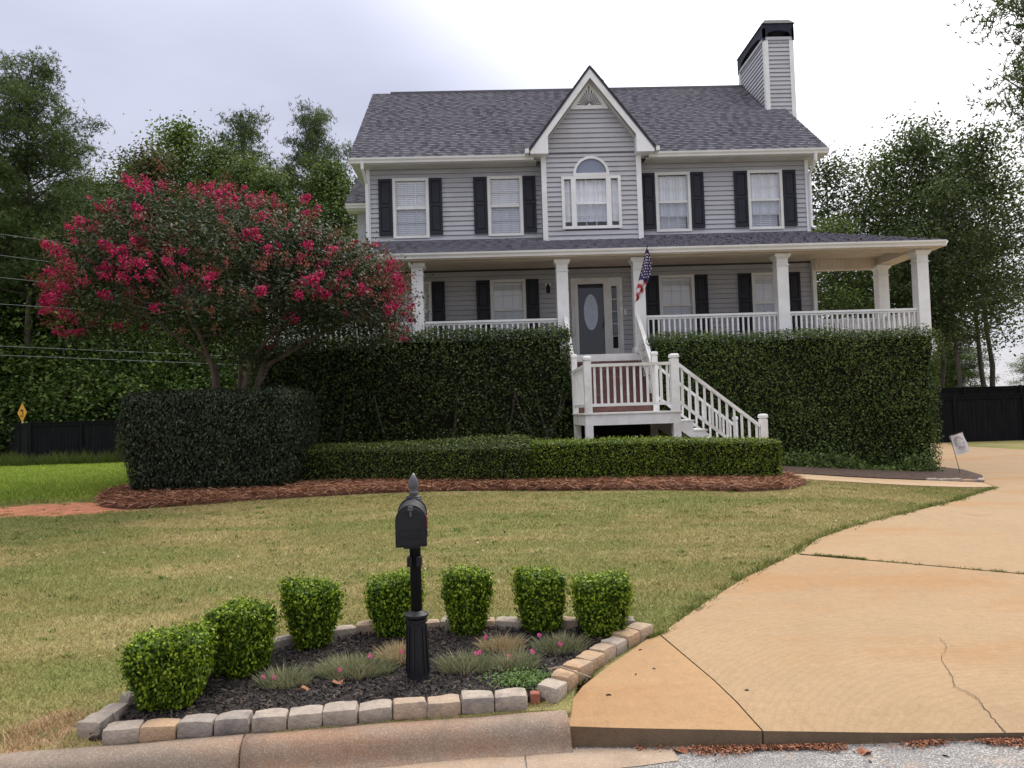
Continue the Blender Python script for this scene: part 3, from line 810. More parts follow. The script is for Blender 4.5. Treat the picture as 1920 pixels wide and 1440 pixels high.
# --- gable bay over the entrance
YD = 19.60; DX0, DX1 = 1.50, 4.00; GX = 2.755
pal = (1.96, 3.50, 6.39, 7.76); arch_r = .47; arch_z = 7.79
ops = [(2.03, 3.43, 6.45, 7.69)]
mb = MB(); wall_core(mb, DX0, DX1, 6.0, 8.45, ops, YD, YD + .12)
SLP = (10.53 - 8.42) / (2.76 - 1.17)
mb.prism([(DX0, 8.45), (DX1, 8.45), (DX1, 8.6), (GX, 8.6 + (DX1 - GX) * SLP), (DX0, 8.6)], YD, YD + .12)
mb.box(DX0, DX0 + .1, YD + .12, 20.1, 6.05, 8.7); mb.box(DX1 - .1, DX1, YD + .12, 20.1, 6.05, 8.7)
bay = mb.build('gable_wall', M_gap_shade, house)
def gable_half(z): return min((DX1 - DX0) / 2, max(0, (10.32 - z) / SLP - .02))
z = 6.10
while z < 10.0:
    z2 = z + PITCHB
    h0, h1 = gable_half(z), gable_half(z2)
    if z2 < 8.5: segs = intervals(GX - h0, GX + h0, z, z2, ops)
    else: segs = [(GX - h0, GX + h0, GX - h1, GX + h1)]
    # the half round light cuts its own notch
    if arch_z - .02 < z2 and z < arch_z + arch_r - .06:
        r0 = math.sqrt(max(0, (arch_r - .04) ** 2 - max(0, (z - arch_z)) ** 2)); r1 = math.sqrt(max(0, (arch_r - .04) ** 2 - max(0, min(z2 - arch_z, arch_r - .04)) ** 2))
        segs = [(GX - h0, GX - .03 - r0, GX - h1, GX - .03 - r1), (GX - .03 + r0, GX + h0, GX - .03 + r1, GX + h1)]
    board(bay, segs, z, z2, YD); z = z2
# side courses of the bay, seen at its left cheek
z = 6.22
while z < 8.2:
    board(bay, [(YD + .01, YW)], z, z + PITCHB, DX0, axis='y', sign=-1); z += PITCHB
mb = MB()
mb.box(DX0 - .045, DX0 + .085, YD - .05, YD + .07, 6.08, 8.40); mb.box(DX1 - .085, DX1 + .045, YD - .05, YD + .07, 6.08, 8.40)
mb.split('corner_trim', M_white, house)
# gable roof
ZP = 10.53; mb = MB(); YG0 = 19.26
def gpl(x, off=0): return ZP - abs(x - 2.762) * SLP + off
for sgn in (-1, 1):
    xe = 2.762 + sgn * 1.62
    mb.prism([(2.762, ZP), (xe, gpl(xe)), (xe, gpl(xe) - .07), (2.762, ZP - .07)] if sgn > 0 else [(xe, gpl(xe)), (2.762, ZP), (2.762, ZP - .07), (xe, gpl(xe) - .07)], YG0, 22.6)
groof = mb.build('gable_roof', M_roofbase, house)
gl_ = math.hypot(1.62, 1.62 * SLP)
for sgn in (-1, 1):
    xe = 2.762 + sgn * 1.62
    shingles('shingles', groof, (xe, 22.6 if sgn < 0 else YG0 - .02, gpl(xe) + .004), (0, -1 if sgn < 0 else 1, 0), (-sgn * 1.62 / gl_, 0, 1.62 * SLP / gl_), 22.6 - YG0 + .02, gl_, seed=5 + sgn)
# rake boards with cornice returns
mb = MB()
for sgn in (-1, 1):
    def X(v): return 2.762 + sgn * v
    p1 = [(X(1.59), 8.42 - .02), (X(0), ZP - .075), (X(0), ZP - .31), (X(1.13), 8.73)]
    p2 = [(X(1.59), 8.28), (X(1.59), 8.40), (X(1.13), 8.73), (X(1.13), 8.28)]
    mb.prism(p1 if sgn > 0 else p1[::-1], YG0 + .02, YG0 + .07); mb.prism(p2 if sgn > 0 else p2[::-1], YG0 + .0201, YD + .3)
mb.split('rake_board', M_white, house)
mb = MB()
for sgn in (-1, 1):
    def X(v): return 2.762 + sgn * v
    mb.add([(X(1.13), YG0 + .07, 8.70), (X(0), YG0 + .07, ZP - .33), (X(0), YD, ZP - .33), (X(1.13), YD, 8.70)], [(0, 1, 2, 3) if sgn < 0 else (3, 2, 1, 0)])
mb.split('rake_soffit', M_soffit, house)
for sgn in (-1, 1):
    xx = 2.762 + sgn * 1.62
    mb = MB(); mb.box(min(xx, xx + sgn * .10), max(xx, xx + sgn * .10), YG0, 20.2, 8.30, 8.41); mb.build('gutter', M_trim, house)
# sunburst vent
vz0 = 9.60; mb = MB()
mb.prism([(GX - .50, vz0 - .09), (GX + .50, vz0 - .09), (GX, 10.30)], YD - .065, YD - .033)
vent = mb.build('gable_vent', M_white, house)
mb = MB()
for i in range(17):
    t = math.pi * (i + .5) / 17
    dx, dz = math.cos(t), math.sin(t)
    # ray length to the triangle edge
    L = 1e9
    for sx in (-1, 1):
        den = dz + sx * dx * (10.22 - vz0) / .42
        if den > 1e-6: L = min(L, (10.14 - vz0) / den)
    L *= .93
    c0 = Vector((GX + dx * .05, YD - .0685, vz0 + dz * .05)); c1 = Vector((GX + dx * L, YD - .0685, vz0 + dz * L)); s_ = Vector((-dz, 0, dx))
    if L > .08: mb.add([c0 - s_ * .004, c0 + s_ * .004, c1 + s_ * .013, c1 - s_ * .013], [(0, 1, 2, 3)])
mb.build('vent_slots', M_dark, vent)
# palladian window
mb = MB(); Yp = YD
for (a, b_, c, d) in ((1.96, 2.035, 6.39, 7.76), (3.425, 3.50, 6.39, 7.76), (2.21, 2.335, 6.46, 7.69), (3.115, 3.24, 6.46, 7.69)): mb.box(a, b_, Yp - .05, Yp + .05, c, d)
mb.box(2.035, 3.425, Yp - .048, Yp + .05, 7.69, 7.76); mb.box(2.035, 3.425, Yp - .052, Yp + .05, 6.39, 6.465)
pw = mb.build('window', M_white, house)
def pane(x0, x1, z0, z1, y, mt): MB().add([(x0, y, z0), (x1, y, z0), (x1, y, z1), (x0, y, z1)], [(0, 1, 2, 3)]).build('pane', mt, pw)
MB().box(2.335, 3.115, Yp - .01, Yp + .045, 7.035, 7.085).build('meeting_rail', M_white, pw)
pane(2.335, 3.115, 7.08, 7.69, Yp + .03, M_glass); pane(2.335, 3.115, 6.465, 7.04, Yp + .02, M_screen)
pane(2.035, 2.21, 6.465, 7.69, Yp + .03, M_glass); pane(3.24, 3.425, 6.465, 7.69, Yp + .03, M_glass)
muntins(pw, 2.335, 3.115, 7.08, 7.69, 3, 2, Yp + .036); muntins(pw, 2.335, 3.115, 6.465, 7.04, 3, 2, Yp + .05)
muntins(pw, 2.035, 2.21, 6.465, 7.69, 1, 4, Yp + .036); muntins(pw, 3.24, 3.425, 6.465, 7.69, 1, 4, Yp + .036)
curtain(2.03, 3.43, 6.6, 7.70, Yp + .09).build('curtain', M_curtain, pw)
MB().box(1.95, 3.52, Yp + .45, Yp + .47, 6.1, 8.4).build('room_wall', M_room, pw)
k = 28; cx = 2.745
A_ = [(cx + arch_r * math.cos(math.pi * i / k), arch_z + arch_r * 1.04 * math.sin(math.pi * i / k)) for i in range(k + 1)]
I_ = [(cx + (arch_r - .075) * math.cos(math.pi * i / k), arch_z + .05 + (arch_r - .095) * math.sin(math.pi * i / k)) for i in range(k + 1)]
mb = MB()
vv = [(p[0], Yp - .05, p[1]) for p in A_ + I_] + [(p[0], Yp + .02, p[1]) for p in A_ + I_]; kk = k + 1
ff = []
for i in range(k):
    ff += [(i, i + 1, kk + i + 1, kk + i), (2 * kk + i, 3 * kk + i, 3 * kk + i + 1, 2 * kk + i + 1), (i, 2 * kk + i, 2 * kk + i + 1, i + 1), (kk + i, kk + i + 1, 3 * kk + i + 1, 3 * kk + i)]
mb.add(vv, ff); mb.box(cx - arch_r, cx + arch_r, Yp - .0505, Yp + .02, arch_z - .03, arch_z + .05)
hw = mb.build('window', M_white, house)
MB().add([(p[0], Yp - .005, p[1]) for p in I_], [tuple(range(kk))[::-1]]).build('pane', pm('arched_light_glass', (.20, .225, .30), (.18, .20, .27), 2, .15, spec=.6), hw)

# --- chimney
CX0, CX1, CY0, CY1, CZ1 = 8.45, 9.26, 22.30, 24.55, 12.62
ch = MB().box(CX0, CX1, CY0, CY1, 7.6, CZ1).build('chimney', M_gap_shade, house)
z = 9.3; 
while z < CZ1 - .02:
    z2 = min(z + PITCHB, CZ1)
    board(ch, [(CX0 + .03, CX1 - .03)], z, z2, CY0); board(ch, [(CY0 + .03, CY1 - .03)], z, z2, CX0, axis='y', sign=-1)
    z += PITCHB
mb = MB()
for (a, b_) in ((CX0 - .045, CY0 - .045), (CX1 - .09, CY0 - .045), (CX0 - .045, CY1 - .09)): mb.box(a, a + .13, b_, b_ + .13, 8.3, CZ1 + .005)
mb.split('corner_trim', M_white, ch)
MB().box(CX0 - .055, CX1 + .055, CY0 - .055, CY1 + .055, CZ1 - .06, CZ1 + .03).build('crown_trim', M_siding, ch)
# metal cap: corner posts, arched skirt and hipped lid
mb = MB(); z0c = CZ1 + .03; A0, A1, B0, B1 = CX0 - .06, CX1 + .06, CY0 - .06, CY1 + .06
for xx in (A0, A1 - .07):
    for yy in (B0, B1 - .07): mb.box(xx, xx + .07, yy, yy + .07, z0c - .10, z0c + .26)
def skirt(p0, p1, nrm_):
    p0, p1 = Vector(p0), Vector(p1); kq = 12; vv = []; ff = []
    for i in range(kq + 1):
        t = i / kq; p = p0.lerp(p1, t)
        low = z0c + .04 + .15 * math.sin(math.pi * min(1, max(0, (t - .10) / .8))) ** .5 if .1 < t < .9 else z0c - .02
        vv += [(p.x, p.y, low), (p.x, p.y, z0c + .40)]
        if i: ff.append((2 * i - 2, 2 * i, 2 * i + 1, 2 * i - 1))
    mb.add(vv, ff)
skirt((A0, B0, 0), (A1, B0, 0), 0); skirt((A1, B0, 0), (A1, B1, 0), 0); skirt((A1, B1, 0), (A0, B1, 0), 0); skirt((A0, B1, 0), (A0, B0, 0), 0)
i_ = .10
mb.add([(A0 - .03, B0 - .03, z0c + .40), (A1 + .03, B0 - .03, z0c + .40), (A1 + .03, B1 + .03, z0c + .40), (A0 - .03, B1 + .03, z0c + .40),
        (A0 + i_, B0 + i_, z0c + .56), (A1 - i_, B0 + i_, z0c + .56), (A1 - i_, B1 - i_, z0c + .56), (A0 + i_, B1 - i_, z0c + .56)],
       [(0, 1, 5, 4), (1, 2, 6, 5), (2, 3, 7, 6), (3, 0, 4, 7), (4, 5, 6, 7), (3, 2, 1, 0)])
mb.build('chimney_cap', M_cap, ch)
MB().lathe([(.12, 0), (.12, .14)], (8.85, 23.4, CZ1 + .03), 12).build('flue_pipe', M_metal, ch)

# --- lower wing behind the left corner
mb = MB(); mb.box(-3.75, -3.1, 22.3, 27.4, .2, 7.85); mb.prism([(22.3, 7.85), (27.4, 7.85), (24.85, 9.5)], -3.75, -3.1, 'x')
wing = mb.build('side_wing', M_siding, house)
mb = MB(); mb.prism([(21.95, 7.86), (24.85, 9.72), (27.75, 7.86), (27.75, 7.80), (24.85, 9.66), (21.95, 7.80)], -4.02, -3.1, 'x')
wr = mb.build('wing_roof', M_roofbase, house)
ln = math.hypot(2.9, 1.86); shingles('shingles', wr, (-4.03, 21.93, 7.86), (1, 0, 0), (0, 2.9 / ln, 1.86 / ln), .93, ln, seed=9)
gutter(house, (-4.02, 22.0, 7.72), (-3.12, 22.0, 7.72))
mb = MB(); mb.box(-4.0, -3.1, 22.0, 22.3, 7.66, 7.72); mb.split('soffit', M_soffit, house)

# --- porch roof: front slope hipped at both ends
PXL, PXR, PYE, PZE, PZT = -5.42, 10.78, 17.72, 5.47, 6.27
mb = MB()
v = [(PXL, PYE, PZE), (PXR, PYE, PZE), (8.6, YW, PZT), (-3.1, YW, PZT), (PXR, 20.6, PZE), (8.6, 20.6, PZT), (PXL, 20.6, PZE), (-3.1, 20.6, PZT)]
v += [(p[0], p[1], p[2] - .05) for p in v]
mb.add(v, [(0, 1, 2, 3), (1, 4, 5, 2), (6, 0, 3, 7), (11, 10, 9, 8), (10, 13, 12, 9), (15, 11, 8, 14), (0, 8, 9, 1), (1, 9, 12, 4), (6, 14, 8, 0), (4, 12, 13, 5), (7, 15, 14, 6)])
proof = mb.build('porch_roof', M_roofbase, house)
pl = math.hypot(YW - PYE, PZT - PZE); pv = (0, (YW - PYE) / pl, (PZT - PZE) / pl)
def hipclip(v): 
    t = v / pl; return (2.32 * t, (PXR - PXL + .02) - 2.18 * t)
shingles('shingles', proof, (PXL - .01, PYE - .02, PZE - .004), (1, 0, 0), pv, PXR - PXL + .02, pl, clip=hipclip, seed=3, thick=1.5)
er = math.hypot(PXR - 8.6, PZT - PZE)
shingles('shingles', proof, (PXR + .01, PYE, PZE), (0, 1, 0), (-(PXR - 8.6) / er, 0, (PZT - PZE) / er), 20.6 - PYE, er, clip=lambda v: (2.38 * v / er, 2.88), seed=4)
el = math.hypot(-3.1 - PXL, PZT - PZE)
shingles('shingles', proof, (PXL - .01, 20.6, PZE), (0, -1, 0), ((-3.1 - PXL) / el, 0, (PZT - PZE) / el), 20.6 - PYE, el, clip=lambda v: (0, 2.88 - 2.38 * v / el), seed=6)
gutter(house, (PXL, PYE + .03, 5.335), (PXR, PYE + .03, 5.335)); gutter(house, (PXR - .03, PYE, 5.335), (PXR - .03, 20.6, 5.335)); gutter(house, (PXL + .03, 20.6, 5.335), (PXL + .03, PYE, 5.335))
mb = MB(); mb.box(PXL + .03, PXR - .03, PYE + .03, 17.97, 5.31, 5.335); mb.box(10.53, PXR - .03, 17.97, 20.6, 5.31, 5.335); mb.box(PXL + .03, -5.2, 17.97, 20.6, 5.31, 5.335)
mb.split('soffit', M_ceiling, house)
mb = MB(); mb.box(-5.2, 10.53, 17.97, 18.24, 5.30, 5.52); mb.box(10.25, 10.53, 18.24, 20.2, 5.302, 5.52); mb.box(-5.2, -4.92, 18.24, 20.2, 5.302, 5.52)
mb.box(8.6, 10.25, 19.92, 20.19, 5.23, 5.52); mb.box(-4.92, -3.1, 19.92, 20.19, 5.23, 5.52)
mb.split('porch_beam', M_ceiling, house)
for i in range(9):
    y = 18.24 + i * .207; MB().box(-4.92, 10.25, y + .004, min(y + .203, YW), 5.50, 5.515).build('ceiling_board', M_ceiling, house)
for i in range(14):
    x = 8.62 + i * .1155; MB().box(x, x + .110, 19.905, 19.92, 5.235, 5.50).build('header_board', M_ceiling, house)
MB().box(8.56, 8.66, 19.95, 20.08, 3.03, 5.50).build('corner_post', M_white, house)

# --- porch deck
mb = MB(); mb.box(-5.25, 10.60, 17.98, YW, 2.93, 3.03); mb.box(8.6, 10.60, YW, 20.25, 2.93, 3.03); mb.box(-5.25, -3.1, YW, 20.25, 2.93, 3.03)
mb.split('porch_floor', pm('painted_deck', (.33, .25, .22), (.28, .21, .19), 3, .6), house)
mb = MB(); mb.box(-5.26, 10.61, 17.945, 17.98, 2.86, 3.025); mb.box(10.57, 10.61, 17.98, 20.25, 2.86, 3.025); mb.box(-5.27, -5.23, 17.98, 20.25, 2.86, 3.025)
mb.split('porch_fascia', M_wood_white, house)
MB().box(-5.1, 10.45, 18.3, 18.4, .0, 2.93).build('porch_skirt', M_found, house)
# --- columns
def column_mesh():
    mb = MB(); h = .135
    def ring(s, z): return [(-s, -s, z), (s, -s, z), (s, s, z), (-s, s, z)]
    rr = [(h, 0), (h, 1.98), (h + .018, 1.98), (h + .018, 2.005), (h, 2.02), (h, 2.14), (h + .02, 2.16), (h + .055, 2.205), (h + .055, 2.265)]
    vv = []; ff = []
    for i, (s, z) in enumerate(rr):
        vv += ring(s, z)
        if i:
            for q in range(4): ff.append((4 * i - 4 + q, 4 * i - 4 + (q + 1) % 4, 4 * i + (q + 1) % 4, 4 * i + q))
    ff += [(3, 2, 1, 0), tuple(4 * (len(rr) - 1) + q for q in range(4))]
    mb.add(vv, ff); mb.box(-.175, .175, -.175, .175, 0, .14)
    return mb.mesh('column', M_white)
cm = column_mesh()
COLX = [-5.05, -1.66, 1.75, 3.57, 7.0, 10.38]
for x in COLX: inst('column', cm, (x, 18.11, 3.03), house)
inst('column', cm, (10.38, 19.95, 3.03), house); inst('column', cm, (-5.05, 19.95, 3.03), house)
# --- railings
bm_ = MB().box(-.02, .02, -.02, .02, 0, .74).mesh('baluster', M_white)
def railing(p, q, z):
    p, q = Vector(p), Vector(q); d = (q - p); L = d.length; d.normalize()
    mb = MB(); mb.bar((p.x, p.y, z + .865), (q.x, q.y, z + .865), .10, .05); mb.bar((p.x, p.y, z + .82), (q.x, q.y, z + .82), .05, .05)
    mb.bar((p.x, p.y, z + .10), (q.x, q.y, z + .10), .045, .06)
    r = mb.build('railing', M_white, house)
    k = int(L / .122)
    for i in range(k):
        t = (i + .5) / k * L; inst('baluster', bm_, (p.x + d.x * t, p.y + d.y * t, z + .1), r)
for a, b_ in ((-5.05, -1.66), (-1.66, 1.75), (3.57, 7.0), (7.0, 10.38)): railing((a + .135, 18.11), (b_ - .135, 18.11), 3.03)
railing((10.38, 18.245), (10.38, 19.815), 3.03); railing((8.66, 19.97), (10.245, 19.97), 3.03); railing((-5.05, 18.245), (-5.05, 19.815), 3.03)

# --- front stairs: upper flight to a landing, lower flight to the right
LZ0 = 1.66; LX0, LX1, LY0, LY1 = 1.72, 3.49, 14.16, 16.30
st = empty('staircase', (2.6, 15.2, .4), parent=house)
rise = (3.03 - LZ0) / 7; run = (17.95 - LY1) / 6
for i in range(7):
    y = 17.945 - (run * i if i else 0) ; z = 3.03 - rise * i
    MB().box(1.84, 3.46, y - .02, y, z - rise, z - (.035 if i else .17)).build('riser', M_stair, st)
for i in range(1, 7):
    y1_ = 17.945 - run * (i - 1); z = 3.03 - rise * i
    MB().box(1.84, 3.46, y1_ - run - .045, y1_ - .021, z - .035, z).build('tread', M_stair, st)
for xx in (1.79, 3.47):
    mb = MB(); mb.prism([(17.94, 2.86), (17.94, 2.55), (16.25, LZ0 - .32), (16.25, LZ0 + .02)], xx, xx + .04, 'x'); mb.build('stringer', M_wood_white, st)
# landing
mb = MB(); mb.box(LX0 + .001, LX1 - .001, LY0 + .001, LY0 + .05, 1.43, LZ0 - .03); mb.box(LX0, LX0 + .05, LY0 + .05, LY1, 1.43, LZ0 - .03); mb.box(LX1 - .05, LX1, LY0 + .05, LY1, 1.43, LZ0 - .03)
mb.box(LX0 + .05, LX1 - .05, LY1 - .05, LY1 - .002, 1.43, LZ0 - .03)
mb.split('landing_beam', M_wood_white, st)
for i in range(15):
    y = LY0 - .02 + i * .1455; MB().box(LX0 - .02, LX1 + .02, y, y + .141, LZ0 - .03, LZ0).build('deck_board', M_wood_white, st)
for xx in (LX0 + .002, LX1 - .14):
    for yy in (LY0 + .052, LY1 - .15):
        MB().box(xx, xx + .138, yy - (.05 if yy < 15 else 0), yy + .13, .35, 1.429).build('leg', M_wood_white, st)
def post(x, y, z0, z1, w=.135):
    mb = MB(); h = w / 2; c = h + .008
    mb.box(x - h, x + h, y - h, y + h, z0, z1 - .10)
    mb.box(x - h * .82, x + h * .82, y - h * .82, y + h * .82, z1 - .10, z1 - .075)
    vv = []; ff = []
    for i, (s, z) in enumerate(((c, z1 - .075), (c, z1 - .03), (c * .8, z1 - .006), (c * .4, z1))):
        vv += [(x - s, y - s, z), (x + s, y - s, z), (x + s, y + s, z), (x - s, y + s, z)]
        if i:
            for q in range(4): ff.append((4 * i - 4 + q, 4 * i - 4 + (q + 1) % 4, 4 * i + (q + 1) % 4, 4 * i + q))
    ff += [(3, 2, 1, 0), (12, 13, 14, 15)]
    mb.add(vv, ff); return mb.build('post', M_wood_white, st)
post(LX0 + .07, LY0 + .07, LZ0 - .02, 2.725); post(LX1 - .075, LY0 + .07, LZ0 - .02, 2.725, .15)
post(LX0 + .055, LY1 - .0, LZ0, 2.92, .115); post(LX1 + .0, LY1 - .0, LZ0, 2.93, .125)
post(5.04, 14.22, .40, 1.55, .13); post(5.17, 16.28, .40, 1.49, .085)
def srail(p, q, h_top, bal_h, n_, drop=.0, w=.09, thick=.055):
    """rail from p to q (walking-line heights) with balusters hung between top and bottom rail"""
    p, q = Vector(p), Vector(q)
    mb = MB(); mb.bar(p + Vector((0, 0, h_top)), q + Vector((0, 0, h_top)), w, thick); mb.bar(p + Vector((0, 0, h_top - bal_h)), q + Vector((0, 0, h_top - bal_h)), .045, .055)
    mb.build('handrail', M_wood_white, st)
    me = MB().box(-.019, .019, -.019, .019, 0, bal_h + drop).mesh('baluster', M_wood_white)
    for i in range(n_):
        c = p.lerp(q, (i + .5) / n_); inst('baluster', me, (c.x, c.y, c.z + h_top - bal_h - drop), st)
srail((LX0 + .14, LY0 + .07, LZ0), (LX1 - .15, LY0 + .07, LZ0), .885, .74, 12)
srail((LX0 + .055, LY0 + .14, LZ0), (LX0 + .055, LY1 - .06, LZ0), .885, .74, 14)
srail((1.80, 18.0, 3.05), (1.785, LY1 + .05, LZ0 + .05), .86, .74, 13); srail((3.50, 18.0, 3.05), (3.49, LY1 + .05, LZ0 + .05), .86, .74, 13)
srail((LX1 - .0, 14.23, 1.72), (4.98, 14.22, .52), .80, .70, 11); srail((LX1 + .06, 16.28, 1.72), (5.13, 16.28, .44), .88, .66, 11, w=.06)
for i in range(6):
    xa = LX1 + .0 + .243 * i; z = LZ0 - .182 * (i + 1)
    MB().box(xa, xa + .02, 14.33, 16.2, z, z + .182 - .03).build('riser', M_wood_white, st)
    MB().box(xa + .0201, xa + .285, 14.28, 16.24, z - .03, z).build('tread', M_wood_white, st)
for yy in (14.29, 16.2):
    mb = MB(); pts = [(LX1 + .002, LZ0 - .05)]
    for i in range(6):
        xa = LX1 + .243 * i; z = LZ0 - .182 * (i + 1) - .032
        pts += [(xa + .018 + .002 * i, z + .001 + (.1 if i == 0 else .182)) if i == 0 else (xa + .018, z + .182), (xa + .018, z)]
    pts += [(LX1 + .243 * 6, .52), (LX1 + .243 * 6, .38), (LX1 + .9, .62), (LX1 + .002, 1.30)]
    mb.prism(pts, yy, yy + .038); mb.build('stringer', M_wood_white, st)

# ------------------------------------------------------------------ foliage tools
def unit(v): return v / np.maximum(np.linalg.norm(v, axis=-1, keepdims=True), 1e-9)
def leaf_quads(C_, N_, L, W, rs, fold=.18, tip_dir=None, spread=.9):
    """one folded diamond per leaf: centre C, facing N, length L, width W"""
    n_ = len(C_)
    N_ = unit(N_ + rs.normal(0, spread * .5, (n_, 3)))
    T = rs.normal(0, 1, (n_, 3)) if tip_dir is None else tip_dir + rs.normal(0, .45, (n_, 3))
    T = unit(T - N_ * (T * N_).sum(1, keepdims=True)); B = np.cross(N_, T)
    L = np.broadcast_to(L, n_)[:, None]; W = np.broadcast_to(W, n_)[:, None]
    sz = rs.uniform(.7, 1.25, (n_, 1)); L = L * sz; W = W * sz
    V = np.stack([C_ - T * L * .5, C_ + B * W * .5 + N_ * W * fold + T * L * .05, C_ + T * L * .5, C_ - B * W * .5 + N_ * W * fold + T * L * .05], 1).reshape(-1, 3)
    F_ = np.arange(n_ * 4).reshape(-1, 4)
    return V, F_
def rbox_points(n_, dims, r, rs, top_only=False):
    """points and normals on a rounded box centred at the origin"""
    a, b_, c = dims
    areas = np.array([b_ * c, b_ * c, a * c, a * c, a * b_, a * b_ * .02]); p = areas / areas.sum()
    f = rs.choice(6, n_, p=p); u = rs.uniform(-.5, .5, (n_, 2))
    P = np.zeros((n_, 3))
    for k in range(6):
        m_ = f == k; ax = k // 2; s_ = .5 if k % 2 == 0 else -.5
        o_ = [i for i in range(3) if i != ax]
        P[m_, ax] = s_; P[m_, o_[0]] = u[m_, 0]; P[m_, o_[1]] = u[m_, 1]
    P *= np.array(dims)
    return rbox_round(P, dims, r)
def rbox_round(P, dims, r):
    inner = np.array(dims) / 2 - r
    Q = np.clip(P, -inner, inner); N_ = unit(P - Q + 1e-9 * np.sign(P))
    return Q + N_ * r, N_
def lumps(P, seed, s=2.2):
    rs = np.random.RandomState(seed); out_ = np.zeros(len(P))
    for i in range(5):
        k = rs.normal(0, s * (1 + i * .7), 3); out_ += np.sin(P @ k + rs.uniform(0, 6)) / (1 + i * .6)
    return out_ / 3
def cube_grid(nx_, ny_, nz_, dims):
    """closed subdivided box"""
    V, F_ = [], []
    def face(o, e1, e2, n1, n2):
        base = len(V)
        for j in range(n2 + 1):
            for i in range(n1 + 1): V.append(np.array(o) + np.array(e1) * i / n1 + np.array(e2) * j / n2)
        for j in range(n2):
            for i in range(n1):
                a = base + j * (n1 + 1) + i; F_.append((a, a + 1, a + n1 + 2, a + n1 + 1))
    x, y, z = (d / 2 for d in dims)
    face((-x, -y, -z), (2 * x, 0, 0), (0, 0, 2 * z), nx_, nz_); face((x, y, -z), (-2 * x, 0, 0), (0, 0, 2 * z), nx_, nz_)
    face((-x, y, -z), (0, -2 * y, 0), (0, 0, 2 * z), ny_, nz_); face((x, -y, -z), (0, 2 * y, 0), (0, 0, 2 * z), ny_, nz_)
    face((-x, -y, z), (2 * x, 0, 0), (0, 2 * y, 0), nx_, ny_); face((-x, y, -z), (2 * x, 0, 0), (0, -2 * y, 0), nx_, ny_)
    return np.array(V), np.array(F_)
def clipped_shrub(root, dims, r, n_, leaf, mat, seed, warp=None, rough=.05, depth=.10, core=.10, spread=.9, sprig=0, base_z=None, hole=None, tip=None):
    """foliage shell over a solid twig core coloured dark for inner shade; warp maps box coordinates to the world"""
    rs = np.random.RandomState(seed)
    P, N_ = rbox_points(n_, dims, r, rs)
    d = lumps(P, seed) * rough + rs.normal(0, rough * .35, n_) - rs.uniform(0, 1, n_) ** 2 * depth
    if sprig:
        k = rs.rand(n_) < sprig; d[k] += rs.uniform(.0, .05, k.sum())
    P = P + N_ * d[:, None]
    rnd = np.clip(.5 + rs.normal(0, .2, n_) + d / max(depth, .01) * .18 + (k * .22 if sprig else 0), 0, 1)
    if hole is not None:
        keep = ~hole(P); P, N_, rnd = P[keep], N_[keep], rnd[keep]
    Pw = warp(P) if warp else P
    tp = None if tip is None else np.tile(np.array(tip, float), (len(Pw), 1)) + N_ * .4
    V, F_ = leaf_quads(Pw, N_, leaf[0], leaf[1], rs, spread=spread, tip_dir=tp)
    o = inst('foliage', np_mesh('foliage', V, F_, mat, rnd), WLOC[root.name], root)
    o.data.transform(Matrix.Translation(-WLOC[root.name]))
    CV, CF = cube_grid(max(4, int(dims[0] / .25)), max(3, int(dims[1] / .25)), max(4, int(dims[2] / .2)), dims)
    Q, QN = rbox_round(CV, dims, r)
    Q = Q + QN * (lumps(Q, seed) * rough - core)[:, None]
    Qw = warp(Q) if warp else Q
    me = np_mesh('shaded_twig_core', Qw - np.array(WLOC[root.name]), CF, M_shaded_twig)
    inst('shaded_twig_core', me, WLOC[root.name], root)
    return o
L_box = leafmat('boxwood_leaf', [(.006, .016, .002), (.026, .060, .004), (.075, .140, .007), (.260, .345, .022)], .5, .3, .22, 16, .32)
L_tall = leafmat('tall_hedge_leaf', [(.008, .018, .004), (.030, .058, .010), (.068, .108, .018), (.150, .190, .040)], .48, .25, .22, 4.5, .42)
L_tall2 = leafmat('tall_hedge_leaf_dark', [(.006, .013, .004), (.022, .043, .009), (.048, .078, .016), (.125, .150, .045)], .44, .25, .25, 3.5, .42)
L_big = leafmat('dark_shrub_leaf', [(.007, .011, .006), (.019, .027, .014), (.037, .049, .025), (.082, .098, .052)], .55, .15, .14, 6, .35)
L_low = leafmat('low_hedge_leaf', [(.010, .021, .004), (.032, .054, .008), (.070, .102, .016), (.160, .185, .034)], .5, .22, .2, 4, .22)
L_low2 = leafmat('low_hedge_leaf_bright', [(.016, .034, .003), (.054, .092, .006), (.125, .180, .014), (.230, .270, .028)], .5, .22, .2, 3, .25)
L_myrtle = leafmat('myrtle_leaf', [(.010, .018, .007), (.028, .044, .016), (.056, .074, .026), (.110, .110, .040)], .5, .25, .22, 1.5, .25)

# ------------------------------------------------------------------ mailbox
MX, MY = -.524, 5.00
mail = empty('mailbox', (MX, MY, .0), 'black mailbox with arched door on a fluted post with pointed finial', 'mailbox')
mb = MB(); mb.lathe([(.090, -.05), (.088, .0), (.078, .012), (.072, .03), (.060, .36), (.058, .385), (.070, .39), (.072, .405), (.060, .412), (.078, .425), (.080, .438), (.056, .448), (.042, .46)], (MX, MY, .0), 28)
mb.build('post_base', M_black, mail, smooth=False)
mb = MB()
for i in range(12):
    a = 2 * math.pi * (i + .5) / 12; c, s_ = math.cos(a), math.sin(a)
    mb.bar((MX + .072 * c, MY + .072 * s_, .07), (MX + .061 * c, MY + .061 * s_, .37), .012, .012, (c, s_, .02))
mb.build('flute', M_black, mail)
mb = MB(); mb.lathe([(.036, .44), (.036, 1.14), (.05, 1.145), (.05, 1.165), (.030, 1.175)], (MX + .002, MY, .02), 16)
mb.build('post', M_black, mail, smooth=True)
